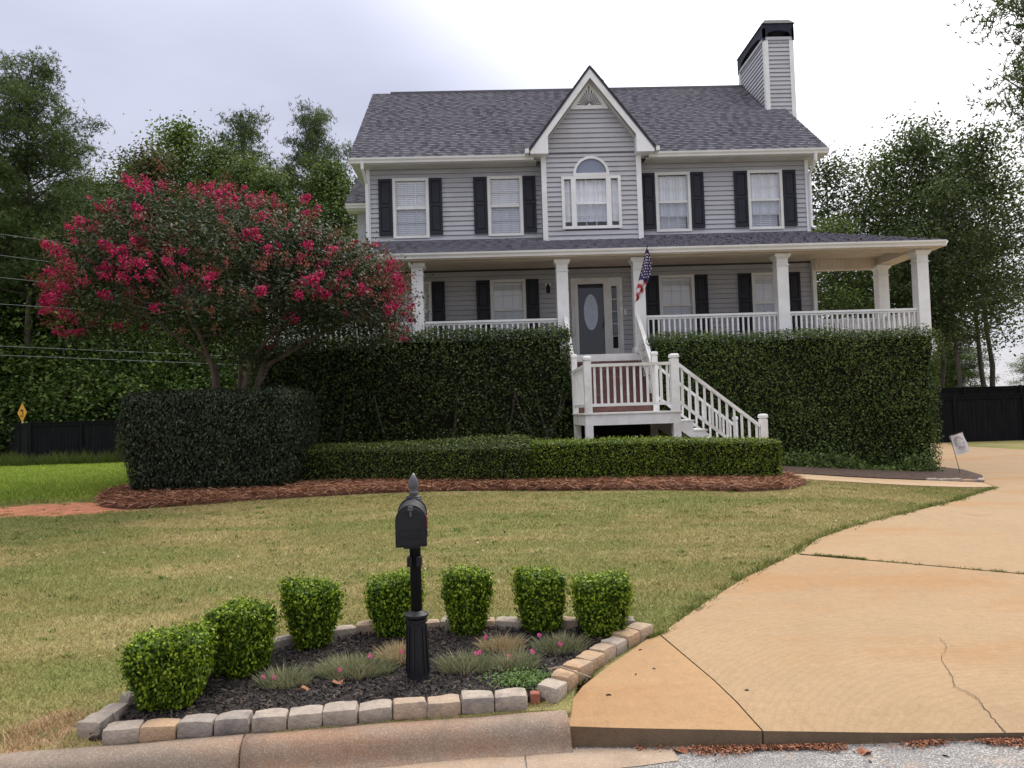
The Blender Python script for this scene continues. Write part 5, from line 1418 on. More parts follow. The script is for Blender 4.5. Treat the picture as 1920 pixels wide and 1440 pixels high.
# trunks and limbs
mb = MB(); random.seed(12)
stems = [((-4.78, 14.2), (-4.95, 14.3), (-5.05, 14.2), (-6.2, 14.0)), ((-4.70, 14.1), (-4.85, 14.0), (-4.95, 13.8), (-5.2, 13.3)), ((-4.62, 14.2), (-4.6, 14.5), (-4.75, 14.9), (-5.0, 15.4)),
         ((-4.55, 14.1), (-4.45, 14.1), (-4.2, 13.95), (-3.5, 13.6)), ((-4.40, 14.15), (-4.15, 14.2), (-4.05, 14.3), (-3.9, 14.9)), ((-4.50, 14.2), (-4.38, 14.3), (-3.95, 14.35), (-2.4, 14.3))]
zs = [.55, 1.9, 2.75, 3.7]
ends = []
for si, st_ in enumerate(stems):
    pts = []
    st_ = tuple((-4.80 + (q_[0] + 4.62) * (.62, .70, .85, 1.0)[i_] + .06 * i_, q_[1]) for i_, q_ in enumerate(st_))
    for q in range(3):
        for j in range(4):
            t = j / 4; a, b_ = st_[q], st_[q + 1]; pts.append((a[0] + (b_[0] - a[0]) * t + random.uniform(-.02, .02), a[1] + (b_[1] - a[1]) * t, zs[q] + (zs[q + 1] - zs[q]) * t))
    pts.append((*st_[3], zs[3])); rr = [.068 * (1 - .62 * i / len(pts)) for i in range(len(pts))]
    mb.tube(pts, rr, 8); ends += [pts[-1], pts[-3], pts[-5]]
for (x, y, z, u) in CL[::2]:
    e_ = min(ends, key=lambda e: (e[0] - x) ** 2 + (e[1] - y) ** 2 + (e[2] - z) ** 2); m_ = ((e_[0] + x) / 2 + random.uniform(-.15, .15), (e_[1] + y) / 2, (e_[2] * .45 + z * .55) - .08)
    mb.tube([e_, m_, (x, y, z)], [.024, .014, .005], 5, cap=False)
mb.build('trunk', M_bark_myrtle, cm_root, smooth=True)

# ------------------------------------------------------------------ woods: prototypes, then individual trees
L_dec = [leafmat('oak_leaf', [(.022, .042, .012), (.056, .094, .022), (.102, .146, .034), (.160, .205, .05)], .55, .35, .2, .35, .3),
         leafmat('gum_leaf', [(.030, .058, .010), (.070, .118, .018), (.118, .172, .028), (.170, .218, .042)], .55, .4, .2, .35, .3),
         leafmat('olive_leaf', [(.030, .038, .012), (.058, .066, .018), (.090, .096, .026), (.125, .12, .036)], .55, .3, .3, .35, .3)]
L_dec.append(leafmat('hardwood_leaf', [(.018, .034, .011), (.044, .070, .021), (.080, .110, .032), (.130, .160, .05)], .55, .35, .2, .35, .3))
L_vine = leafmat('vine_leaf', [(.012, .028, .006), (.036, .070, .012), (.075, .122, .020), (.140, .185, .034)], .55, .3, .2, .5, .4)
L_pine = leafmat('pine_needle', [(.024, .046, .016), (.056, .088, .028), (.092, .132, .040), (.13, .172, .056)], .6, .25, .2, .3, .3)
def tree_mesh(kind, seed, Ht, R_, base_f, n_limb, leaves_per, leaf, lm, trunk_r=.2, bark=None, lean=0, shape=.7, top_spread=1.0):
    """returns trunk mesh and crown mesh in local coordinates, standing at the origin"""
    rs = np.random.RandomState(seed); mb = MB(); wob = np.cumsum(rs.normal(0, .12, (9, 2)), 0); wob -= wob[0]
    zt = np.linspace(-.3, Ht * .95, 9); path_ = [(wob[i, 0] + lean * zt[i], wob[i, 1], zt[i]) for i in range(9)]
    mb.tube(path_, [trunk_r * (1 - .85 * (i / 8) ** .9) for i in range(9)], 7)
    def tr(z): return np.array([np.interp(z, zt, [p[0] for p in path_]), np.interp(z, zt, [p[1] for p in path_]), z])
    C_ = []
    ga = rs.uniform(0, 6)
    for i in range(n_limb):
        f = (i + .5) / n_limb; z0 = Ht * (base_f + (1 - base_f) * f * .97); ga += 2.4 + rs.uniform(-.5, .5)
        prof_ = (math.sin(math.pi * (.16 + .84 * f) ** shape) * .92 + .12) if kind != 'pine' else (.5 + .55 * math.sin(math.pi * min(1, .2 + f * .72))) * rs.uniform(.7, 1.0)
        Lb = R_ * max(.12, prof_) * rs.uniform(.75, 1.12); el = rs.uniform(.1, .6) if kind != 'pine' else rs.uniform(-.08, .4) + .4 * f
        if f > .9: el += .6
        d = np.array([math.cos(ga) * math.cos(el), math.sin(ga) * math.cos(el), math.sin(el)]); p0 = tr(z0 - Lb * .18); p1 = p0 + d * Lb * .55 + rs.normal(0, .1, 3); p2 = p0 + d * Lb + np.array([0, 0, .15 * Lb])
        mb.tube([p0, p1, p2], [trunk_r * .34 * (1 - .5 * f), trunk_r * .18, .012], 5, cap=False)
        m_ = max(2, int(Lb / .75)) if kind != 'pine' else max(2, int(Lb / .7))
        for j in range(m_):
            t = .35 + .65 * (j + rs.uniform(.2, .8)) / m_; side = rs.normal(0, 1, 3) * np.array([1, 1, .55]) * Lb * .22 * top_spread; c = p0 + (p2 - p0) * t + side
            C_.append((c, rs.uniform(.75, 1.25))); 
            if rs.rand() < .7: mb.tube([p0 + (p2 - p0) * (t * .75), c], [.022, .008], 4, cap=False)
    V_, F_, R__ = [], [], []; nb = 0
    for c, s_ in C_:
        k_ = int(leaves_per * s_ * rs.uniform(.7, 1.3)); tone = rs.normal(0, .12)
        if kind == 'pine':
            P = c + rs.normal(0, 1, (k_, 3)) * np.array([.42, .42, .22]) * s_
            # each tuft: 5 slim needles bundles
            D = unit(rs.normal(0, 1, (k_ * 6, 3)) + np.array([0, 0, .45])); B0 = np.repeat(P, 6, 0); L_ = leaf[0] * rs.uniform(.7, 1.2, (k_ * 6, 1)); S_ = unit(np.cross(D, rs.normal(0, 1, (k_ * 6, 3)))) * leaf[1]
            V = np.stack([B0 - S_ * .5, B0 + S_ * .5, B0 + D * L_], 1).reshape(-1, 3); F = np.arange(len(V)).reshape(-1, 3); rr = np.repeat(np.clip(rs.normal(.5 + tone, .18, k_), 0, 1), 6)
        else:
            P = c + rs.normal(0, 1, (k_, 3)) * np.array([.62, .62, .36]) * s_
            V, F = leaf_quads(P, unit(P - c) * .3 + np.array([0, 0, .7]), leaf[0], leaf[1], rs, spread=1.3); rr = np.clip(rs.normal(.48 + tone, .2, k_), 0, 1)
        V_.append(V); F_.append(F + nb); nb += len(V); R__.append(rr)
    return mb.mesh('trunk', bark or M_bark, True), np_mesh('crown', np.concatenate(V_), np.concatenate(F_), lm, np.concatenate(R__))
PR = {
 'oak1': tree_mesh('dec', 1, 19, 4.6, .16, 66, 215, (.20, .13), L_dec[0], .26), 'oak2': tree_mesh('dec', 2, 18, 4.2, .18, 62, 210, (.20, .13), L_dec[0], .24),
 'gum1': tree_mesh('dec', 3, 19, 3.5, .2, 62, 180, (.19, .125), L_dec[1], .22, shape=.9), 'olive1': tree_mesh('dec', 4, 17, 4.4, .16, 60, 200, (.19, .12), L_dec[2], .24),
 'slim1': tree_mesh('dec', 5, 15, 3.2, .36, 46, 92, (.18, .115), L_dec[3], .16, top_spread=1.2), 'slim2': tree_mesh('dec', 6, 15, 3.0, .40, 42, 88, (.18, .115), L_dec[3], .15, top_spread=1.2), 'slim3': tree_mesh('dec', 16, 15, 3.1, .34, 46, 92, (.18, .115), L_dec[0], .17, top_spread=1.2),
 'pine1': tree_mesh('pine', 7, 21, 4.2, .46, 66, 78, (.24, .040), L_pine, .24, M_bark_pine), 'pine2': tree_mesh('pine', 8, 19, 3.3, .42, 56, 60, (.24, .040), L_pine, .20, M_bark_pine),
 'bush1': tree_mesh('dec', 9, 6.5, 3.0, .04, 40, 110, (.18, .125), L_vine, .08, shape=.6), 'bush2': tree_mesh('dec', 10, 5.5, 2.8, .04, 38, 110, (.18, .125), L_vine, .08, shape=.6), 'bush3': tree_mesh('dec', 11, 6.0, 3.0, .05, 38, 105, (.18, .125), L_dec[0], .08, shape=.6)}
H_OF = {'oak1': 19, 'oak2': 18, 'gum1': 19, 'olive1': 17, 'slim1': 15, 'slim2': 15, 'slim3': 15, 'pine1': 21, 'pine2': 19, 'bush1': 6.5, 'bush2': 5.5, 'bush3': 6.0}
TREES = [  # name, prototype, x, y, height, width factor, rotation, label, group
 ('pine_tree', 'pine1', -23.6, 40, 19.4, 1.0, .4, 'tall loblolly pine with bare trunk at the left edge of the woods', 'L'),
 ('pine_tree', 'pine1', -29.6, 42, 17.5, 1.0, 2.2, 'pine half cut off by the left picture edge, branches reaching in', 'L'),
 ('oak_tree', 'oak1', -23.8, 47, 16.4, 1.0, 0, 'dark broad oak between the tall pine and the crepe myrtle top', 'L'),
 ('oak_tree', 'olive1', -20.6, 48, 18.4, 1.05, 1.1, 'olive brown tinged tree rising above the left side of the crepe myrtle', 'L'),
 ('gum_tree', 'gum1', -20.3, 52, 21.8, 1.1, .3, 'light green sweetgum with pointed top above the crepe myrtle', 'L'),
 ('gum_tree', 'gum1', -24.8, 54, 20.2, 1.0, 2.3, 'paler green slender tree behind the olive tinged one', 'L'),
 ('oak_tree', 'oak2', -17.4, 50, 19.4, .95, 2.0, 'dark green tree behind the right half of the crepe myrtle top', 'L'),
 ('pine_tree', 'pine2', -15.6, 52, 21.4, 1.0, .9, 'sparse pine with thin crown between the crepe myrtle and the house roof', 'L'),
 ('pine_tree', 'pine1', -11.4, 50, 20.6, .78, 1.7, 'dense pine next to the left slope of the house roof', 'L'),
 ('oak_tree', 'oak2', -9.0, 47, 17.2, 1.0, .5, 'rounded oak peeking out at the left corner of the house', 'L'),
 ('oak_tree', 'oak1', -13.4, 44, 16.0, .9, 1.5, 'lower oak behind the right flank of the crepe myrtle', 'L'),
 ('oak_tree', 'oak2', -28.5, 46, 15.5, 1.1, 3.0, 'dark oak behind the pine trunks at the left edge', 'L'),
 ('oak_tree', 'olive1', -27.0, 50, 16.8, 1.1, 2.6, 'olive green tree filling the gap behind the two left pines', 'L'),
 ('oak_tree', 'oak1', -15.0, 47, 17.2, 1.0, .2, 'mid green oak standing behind the crest of the crepe myrtle', 'L'),
 ('oak_tree', 'oak2', -20.6, 44, 15.0, 1.05, 4.0, 'shorter oak in front of the sweetgum, just above the crepe myrtle', 'L'),
 ('oak_tree', 'oak1', -22.6, 45.5, 15.8, .95, 5.1, 'dark oak closing the gap just right of the tall pine', 'L'),
 ('wild_shrub', 'bush1', -25.2, 40.6, 7.0, 1.1, .2, 'vine covered shrub behind the left fence corner', 'U'),
 ('wild_shrub', 'bush2', -21.6, 39.6, 5.6, 1.05, 1.5, 'yellow green shrub just above the left fence boards', 'U'),
 ('wild_shrub', 'bush1', -17.6, 38.4, 6.8, 1.05, 2.4, 'tall leafy shrub left of the crepe myrtle trunks, above the fence end', 'U'),
 ('wild_shrub', 'bush2', -14.8, 37.4, 5.6, 1.0, .8, 'leafy shrub seen behind the crepe myrtle trunks', 'U'),
 ('wild_shrub', 'bush3', -27.6, 40, 8.2, 1.2, 1.9, 'dark shrub at the left picture edge behind the sign', 'U'),
 ('wild_shrub', 'bush3', -12.0, 38.5, 6.5, 1.1, 2.9, 'shrub hidden low behind the crepe myrtle and tall hedge', 'U'),
 ('wild_shrub', 'bush3', -19.2, 41.5, 8.6, 1.2, .6, 'large dark thicket shrub filling the woods below the olive tree', 'U'),
 ('wild_shrub', 'bush3', -23.0, 43.0, 9.6, 1.25, 1.2, 'large dark thicket shrub in front of the dark broad oak', 'U'),
 ('hardwood_tree', 'slim1', 20.6, 45, 16.4, 1.15, .0, 'leafy hardwood right beside the house corner', 'R'),
 ('hardwood_tree', 'slim3', 23.4, 45, 16.4, 1.05, 1.9, 'hardwood with open crown second from the house corner', 'R'),
 ('hardwood_tree', 'slim2', 24.2, 41, 16.4, 1.05, 2.2, 'hardwood with lighter leaves above the porch roof end', 'R'),
 ('hardwood_tree', 'slim1', 25.2, 43.5, 17.6, 1.1, 3.1, 'tallest hardwood of the right group with a dark dense top', 'R'),
 ('hardwood_tree', 'slim2', 26.6, 40, 16.0, 1.1, 4.2, 'slender yellow green hardwood near the right picture edge', 'R'),
 ('hardwood_tree', 'slim3', 28.8, 44, 16.8, 1.0, 5.2, 'hardwood cut by the right picture edge', 'R'),
 ('hardwood_tree', 'slim1', 18.3, 48, 16.6, 1.0, 1.2, 'hardwood mostly hidden behind the house corner', 'R'),
 ('hardwood_tree', 'slim3', 17.8, 40, 11.4, .95, 2.7, 'low spreading tree seen through the porch end', 'R'),
 ('hardwood_tree', 'slim2', 21.4, 38.5, 10.8, 1.0, .9, 'small bright tree just right of the porch corner column', 'R'),
 ('hardwood_tree', 'slim1', 22.6, 37, 12.6, .9, 5.0, 'thin dark tree in front of the taller hardwoods', 'R'),
 ('pine_tree', 'pine2', 25.3, 30.5, 28.0, .95, 1.0, 'tall dark pine reaching in at the upper right corner', 'R'),
]
GR = {'L': 'trees in the woods at the left', 'U': 'wild shrubs behind the left fence', 'R': 'trees at the right behind the fence', 'F': 'far trees beyond the right fence'}
for i in range(9):
    TREES.append(('far_tree', ('oak2', 'gum1', 'oak1')[i % 3], 33 + i * 6.2 + (i % 2) * 2, 84 + (i * 7) % 16, 8.5 + (i * 5) % 4, 1.35, i * .9, 'distant tree in the line far beyond the right fence', 'F'))
for nm, pk, x, y, h, wf, rz, lab, gk in TREES:
    z0 = Hf(x, y) - .1; s_ = h / H_OF[pk]
    root = empty(nm, (x, y, z0), lab, 'shrub' if gk == 'U' else 'tree', GR[gk])
    for me in PR[pk]:
        inst(me.name, me, (x, y, z0), root, (0, 0, rz), (s_ ** .5 * wf if gk != 'F' else s_ * wf, s_ ** .5 * wf if gk != 'F' else s_ * wf, s_))

# ------------------------------------------------------------------ fences
random.seed(2)
bmesh_ = [MB().box(-.068, .068, -.01, .01, 0, 1.78 + q * .01).mesh('board', M_fence) for q in range(3)]
def fence(name, lab, p, q, rails_front=True, z_top=None, cap=True):
    p, q = Vector((*p, 0)), Vector((*q, 0)); d = q - p; L = d.length; d.normalize(); ang = math.atan2(d.y, d.x)
    root = empty(name, (p.x, p.y, Hf(p.x, p.y)), lab, 'fence', 'black wooden fences')
    k = int(L / .145)
    for i in range(k):
        c = p + d * (i + .5) * L / k; inst('board', bmesh_[random.randrange(3)], (c.x, c.y, Hf(c.x, c.y) - .02 + random.uniform(-.008, .008)), root, (0, 0, ang))
    zt = [Hf(v.x, v.y) for v in (p, q)]; nn = Vector((d.y, -d.x, 0)) * .03
    if cap: MB().bar((p.x, p.y, zt[0] + 1.82), (q.x, q.y, zt[1] + 1.82), .14, .04).build('cap_rail', M_fence, root)
    MB().bar((p.x + nn.x, p.y + nn.y, zt[0] + 1.74), (q.x + nn.x, q.y + nn.y, zt[1] + 1.74), .025, .12).build('trim_board', M_fence, root)
    m_ = max(1, round(L / 2.44))
    for i in range(m_ + 1):
        c = p + d * L * i / m_ + nn * .9; MB().box(c.x - .05, c.x + .05, c.y - .05, c.y + .05, Hf(c.x, c.y) - .1, Hf(c.x, c.y) + 1.87).build('post', M_fence, root)
    return root
fence('wooden_fence', 'black board fence behind the green lawn, left of the large shrub', (-19.75, 33.5), (-13.2, 33.3))
fence('wooden_fence', 'black fence side running back from the corner below the yellow sign', (-25.5, 40.5), (-19.85, 33.6))
fence('wooden_fence', 'black board fence at the end of the driveway', (15.6, 30.2), (23.6, 29.6))
fence('wooden_fence', 'second dark fence just above and behind the driveway fence', (14.5, 36.2), (27.6, 35.6)).location.z += .42
# overgrown strip in front of the left fence
rs = np.random.RandomState(41)
Vs, Fs, Rs = [], [], []; nb = 0
for i in range(70):
    x = rs.uniform(-22.5, -13.5); y = 33.0 - rs.uniform(0, .6) + (max(0, -19.8 - x)) * 1.2
    V, F_, tip = blades(90, x, y, .35, .2, .15, rs.uniform(.35, .9), .02, rs, .5, 0); Vs.append(V); Fs.append(F_ + nb); nb += len(V); Rs.append(np.repeat(np.clip(rs.normal(.5, .2, 90), 0, 1), 3))
tag(inst('tall_weeds', np_mesh('tall_weeds', np.concatenate(Vs), np.concatenate(Fs), leafmat('weed_blade', [(.045, .07, .015), (.09, .13, .025), (.15, .17, .05)], .6, .3, .2, 1, .3), np.concatenate(Rs)), (0, 0, 0)), 'uncut weeds along the foot of the left fence', 'weeds', kind='stuff')
for (x, y, h) in ((-15.6, 32.6, 1.35), (-15.3, 32.7, 1.1)):
    root = empty('horseweed', (x, y, Hf(x, y)), 'tall feathery weed against the left fence, the %s of two' % ('taller' if h > 1.2 else 'shorter'), 'weed', 'feathery weeds by the left fence')
    MB().tube([(x, y, Hf(x, y)), (x + .02, y, Hf(x, y) + h)], [.014, .005], 5).build('stalk', MATS['weed_blade'], root)
    n_ = 420; t = rs.uniform(.05, 1, n_); a = rs.uniform(0, 6.3, n_); r = .22 * (1.05 - t) + .03
    P = np.column_stack([x + np.cos(a) * r * .6, y + np.sin(a) * r * .6, Hf(x, y) + t * h]); V, F_ = leaf_quads(P, np.tile([0, 0, 1.], (n_, 1)), .17, .022, rs, tip_dir=np.column_stack([np.cos(a), np.sin(a), np.full(n_, .5)]) * 2)
    inst('leaves', np_mesh('leaves', V - np.array(WLOC[root.name]), F_, MATS['weed_blade'], np.clip(rs.normal(.65, .15, n_), 0, 1)), WLOC[root.name], root)

# ------------------------------------------------------------------ yellow turn sign (seen obliquely)
sx_, sy_ = -21.14, 35.2; zc = 2.43
root = empty('road_sign', (sx_, sy_, Hf(sx_, sy_)), 'yellow diamond turn-arrow sign above the left fence corner', 'sign')
ca, sa_ = math.cos(rad(-34.6)), math.sin(rad(-34.6))
def sg(u, v, off=0): return (sx_ + u * ca + off * sa_, sy_ + u * sa_ - off * ca, zc + v)
mb = MB(); r_ = .43; pts = [(-r_, 0), (0, -r_), (r_, 0), (0, r_)]
v_ = [sg(u, v) for u, v in pts] + [sg(u, v, -.006) for u, v in pts]; mb.add(v_, [(0, 1, 2, 3), (7, 6, 5, 4), (0, 4, 5, 1), (1, 5, 6, 2), (2, 6, 7, 3), (3, 7, 4, 0)])
mb.build('plate', pm('sign_yellow', (.72, .33, .012), (.68, .31, .012), 3, .4), root)
mb = MB()
for poly in ([(.05, -.20), (.12, -.20), (.12, .06), (.05, .06)], [(.12, .06), (.12, .13), (-.06, .13), (-.06, .06)], [(-.05, .02), (-.05, .17), (-.17, .095)]):
    mb.add([sg(u, v, .004) for u, v in poly], [tuple(range(len(poly)))])
mb.build('arrow', M_black, root); MB().box(sx_ - .03, sx_ + .03, sy_ + .02, sy_ + .06, -.1, 2.7).build('pole', M_metal, root)

# ------------------------------------------------------------------ flags
root = empty('house_flag', (3.52, 17.9, 4.35), 'furled stars and stripes flag on a short pole at the entry column', 'flag')
base_p, tip_p = Vector((3.50, 17.96, 4.52)), Vector((3.665, 17.3, 5.46))
MB().tube([base_p, tip_p], [.013, .011], 8).build('pole', M_black, root, smooth=True)
MB().box(3.47, 3.53, 17.955, 17.985, 4.42, 4.60).build('bracket', M_metal, root)
fm = [pm('flag_' + q, c, None, 9, .8) for q, c in (('navy', (.045, .030, .11)), ('red', (.42, .025, .035)), ('white', (.66, .60, .58)))]
mb = MB(); NU, NV = 24, 40
def cloth(u, v):
    """u across the fold bundle, v from hoist at the pole tip down to the fly"""
    top = Vector((3.652, 17.33, 5.36)); bot = Vector((3.36, 17.45, 4.16))
    c = top.lerp(bot, v) + Vector((.085 * math.sin(math.pi * v) , 0, 0))
    w = .035 + .21 * math.sin(math.pi * min(1, v * .93 + .03)) ** .8; th = (u - .5) * 2
    x = th * w * .5 + .012 * math.sin(9 * v + u * 5); y = .055 * math.sin(u * math.pi * 3.4 + v * 2) * (.35 + v * .6) + .02
    return c + Vector((x, y, -.03 * th * th + .05 * th * (v)))
vv = [cloth(i / NU, j / NV) for j in range(NV + 1) for i in range(NU + 1)]
for j in range(NV):
    for i in range(NU):
        v = (j + .5) / NV; u = (i + .5) / NU
        edge = .50 + .16 * (1 - u)
        edge = .56 + .12 * (u - .2) if True else edge
        if v < edge: mi = 0
        else: mi = 1 if int((v - .56 + .20 * (1 - u)) / .078) % 2 else 2
        a = j * (NU + 1) + i; mb.add([vv[a], vv[a + 1], vv[a + NU + 2], vv[a + NU + 1]], [(0, 1, 2, 3)], mi)
mb.build('cloth', fm, root, smooth=True)
st_ = MB()
for j in range(9):
    for i in range(4):
        u = .16 + .22 * i + (.08 if j % 2 else 0); v = .10 + j * .054
        if u > .92 or v > .56 + .12 * (u - .2) - .03: continue
        p = cloth(u, v); cpts = []
        for k in range(10):
            R_ = .021 if k % 2 == 0 else .010; a = math.pi / 2 + k * math.pi / 5; cpts.append(p + Vector((R_ * math.cos(a), -.012, R_ * math.sin(a))))
        st_.add(cpts, [tuple(range(10))])
tag(st_.build('stars', fm[2], root), kind='stuff')
# garden flag by the drive
gx_, gy_ = 9.62, 15.75; gz_ = Hf(gx_, gy_)
root = empty('garden_flag', (gx_, gy_, gz_), 'small pale garden flag with a faded wreath print, leaning by the driveway', 'flag')
MB().tube([(gx_ + .05, gy_, gz_), (gx_ - .13, gy_ + .02, gz_ + .86), (gx_ + .14, gy_ + .02, gz_ + .93)], [.006, .006, .006], 6).build('stake', M_black, root)
m, n, l, b, out = ntree('faded_print')
tcg = n.new('ShaderNodeTexCoord'); mp = n.new('ShaderNodeMapping'); mp.inputs['Location'].default_value = (-.5, -.56, 0); l.new(tcg.outputs['UV'], mp.inputs[0])
ln_ = n.new('ShaderNodeVectorMath'); ln_.operation = 'LENGTH'; l.new(mp.outputs[0], ln_.inputs[0])
ringa = rng(n, l, ln_.outputs['Value'], .16, .22); ringb = rng(n, l, ln_.outputs['Value'], .33, .40, 1, 0)
mu = n.new('ShaderNodeMath'); mu.operation = 'MULTIPLY'; l.new(ringa, mu.inputs[0]); l.new(ringb, mu.inputs[1])
m2 = n.new('ShaderNodeMath'); m2.operation = 'MULTIPLY'; l.new(mu.outputs[0], m2.inputs[0]); l.new(rng(n, l, noise(n, l, tcg.outputs['UV'], 9, 4, .6), .38, .58), m2.inputs[1])
pc = mixn(n, l, rng(n, l, noise(n, l, tcg.outputs['UV'], 6, 2), .4, .6), (.30, .20, .20), (.27, .28, .27))
l.new(mixn(n, l, m2.outputs[0], (.56, .54, .54), pc), b.inputs['Base Color']); b.inputs['Roughness'].default_value = .85
vv = []; uv = []
for j in range(11):
    for i in range(9):
        u, v = i / 8, j / 10; vv.append((gx_ - .125 + .032 * (1 - v) * 3.0 + .285 * u + .015 * math.sin(v * 5), gy_ + .01 + .018 * math.sin(u * 6 + v * 2), gz_ + .86 - .40 * (1 - v) - .015 + .075 * u + .0 * v)); uv.append((u, v))
F_ = [(j * 9 + i, j * 9 + i + 1, j * 9 + i + 10, j * 9 + i + 9) for j in range(10) for i in range(8)]
me = bpy.data.meshes.new('cloth'); me.from_pydata(vv, [], F_); uvl = me.uv_layers.new(name='UVMap')
for lp in me.loops: uvl.data[lp.index].uv = uv[lp.vertex_index]
me.materials.append(m); o = inst('cloth', me, (0, 0, 0), root)

# ------------------------------------------------------------------ overhead wires at the left
M_wire = pm('grey_cable', (.17, .175, .19), (.14, .145, .16), 4, .5)
WIRES = [(WZ0, WZ1, lab) for WZ0, WZ1, lab in ((13.81, 7.36, 'highest overhead wire above the left fence'), (12.88, 6.53, 'second highest overhead wire at the left edge'), (11.3, 5.99, 'third overhead wire from the top at the left edge'), (9.14, 5.49, 'middle overhead wire, crossing below the three upper ones'), (6.92, 4.06, 'second lowest overhead wire above the fence'), (6.49, 3.73, 'lowest overhead wire above the fence'))]
for i, (za, zb, lab) in enumerate(WIRES):
    pts = [Vector((-45 + 39 * t / 12, 31.5, za + (zb - za) * t / 12)) for t in range(13)] + [Vector((-4.4, 30.6, zb - .35)), Vector((-2.4, 28.62, zb - 1.0))]
    o = MB().tube(pts, [.009] * len(pts), 5).build('overhead_wire', M_wire, smooth=True); tag(o, lab, 'wire', 'overhead wires at the left')

# ------------------------------------------------------------------ lawn grass, leaf litter, driveway crumbs
m, n, l, b, out = ntree('grass_blade')
g = n.new('ShaderNodeNewGeometry'); pos = g.outputs['Position']; lc, _sp = lawn_colour(n, l, pos)
at = n.new('ShaderNodeAttribute'); at.attribute_name = 'rnd'
v1 = mixn(n, l, at.outputs['Fac'], (.38, .48, .32), (1.68, 1.5, 1.36)); l.new(mixn(n, l, 1., lc, v1, 'MULTIPLY'), b.inputs['Base Color'])
b.inputs['Roughness'].default_value = .7; b.inputs['Specular IOR Level'].default_value = .25
tr = n.new('ShaderNodeBsdfTranslucent'); l.new(lc, tr.inputs[0]); mx = n.new('ShaderNodeMixShader'); mx.inputs[0].default_value = .2
l.new(b.outputs[0], mx.inputs[1]); l.new(tr.outputs[0], mx.inputs[2]); l.new(mx.outputs[0], out.inputs[0])
M_grass = m
DRV = [(.40, 4.3), (.80, 5.05), (1.165, 5.62)] + left_edge + [(3.45, 8.27), (4.133, 8.845), (5.173, 9.601), (6.643, 10.878), (7.983, 12.339), (8.72, 13.15), (30, 13), (30, 3)]
WLK = [(4.75, 12.75), (6.4, 12.72), (7.9, 12.86), (8.72, 13.18), (9.3, 14.3), (4.7, 14.2)]
LAWN = [(-3.2, 4.26), (.30, 4.58), (.85, 5.35), (1.16, 5.70)] + left_edge + [(3.45, 8.27), (4.133, 8.845), (5.173, 9.601), (6.643, 10.878), (7.983, 12.339), (8.74, 13.15), (7.9, 12.86), (6.4, 12.72), (4.9, 12.7), (4.9, 12.0), (3.67, 11.25), (.6, 11.62), (-1.85, 11.8), (-4.09, 11.36), (-5.3, 11.1), (-6.1, 12.0), (-9.5, 12.0)]
def grass(n_, poly, dens, hmin, hmax, w, seed, name, lab, flat=.9, kill=None):
    rs = np.random.RandomState(seed); p = scatter_poly(poly, n_ * 2, rs); p = p[rs.rand(len(p)) < dens(p)]
    if kill is not None: p = p[~kill(p)]
    p = p[:n_]; k = len(p); p = p[~in_poly(p[:, 0], p[:, 1], BED)]; k = len(p)
    z = H(p[:, 0], p[:, 1]) + .012 * np.sin(p[:, 0] * 1.7 + p[:, 1] * .9) * np.sin(p[:, 1] * 1.3 - p[:, 0] * .4) * sm(.3, 2, p[:, 1] - yk(p[:, 0])) - .004
    sc = 1 + .06 * np.maximum(0, p[:, 1] - 6)
    h = rs.uniform(hmin, hmax, k); a = rs.uniform(0, 6.283, k); ln_ = h * rs.uniform(.2, flat, k) * 1.6; wa = rs.uniform(0, 3.14, k); ww = w * sc * .5
    B0 = np.column_stack([p, z]); s_ = np.column_stack([np.cos(wa) * ww, np.sin(wa) * ww, np.zeros(k)]); tip = B0 + np.column_stack([np.cos(a) * ln_, np.sin(a) * ln_, h])
    V = np.stack([B0 - s_, B0 + s_, tip], 1).reshape(-1, 3); F_ = np.arange(k * 3).reshape(-1, 3)
    tag(inst(name, np_mesh(name, V, F_, M_grass, np.clip(rs.normal(.5, .25, k), 0, 1)), (0, 0, 0)), lab, 'grass', kind='stuff')
def bare(p):
    r1 = np.hypot((p[:, 0] + 6.3) / 1.5, (p[:, 1] - 11.35) / .62); return r1 < .82 + .25 * np.sin(p[:, 0] * 9) * np.sin(p[:, 1] * 13)
grass(330000, LAWN, lambda p: np.clip(1.25 - .1 * (p[:, 1] - 4.5), .35, 1), .016, .038, .0052, 61, 'lawn_grass', 'dry mown turf of the front lawn', kill=bare)
grass(90000, [(-8.5, 11.9), (-6.0, 11.9), (-5.6, 12.6), (-8.6, 20), (-12, 33), (-28, 33.5), (-18, 22)], lambda p: np.clip(1.4 - .06 * (p[:, 1] - 12), .2, 1), .05, .11, .010, 62, 'green_grass', 'fresh green grass of the side lawn', kill=bare)
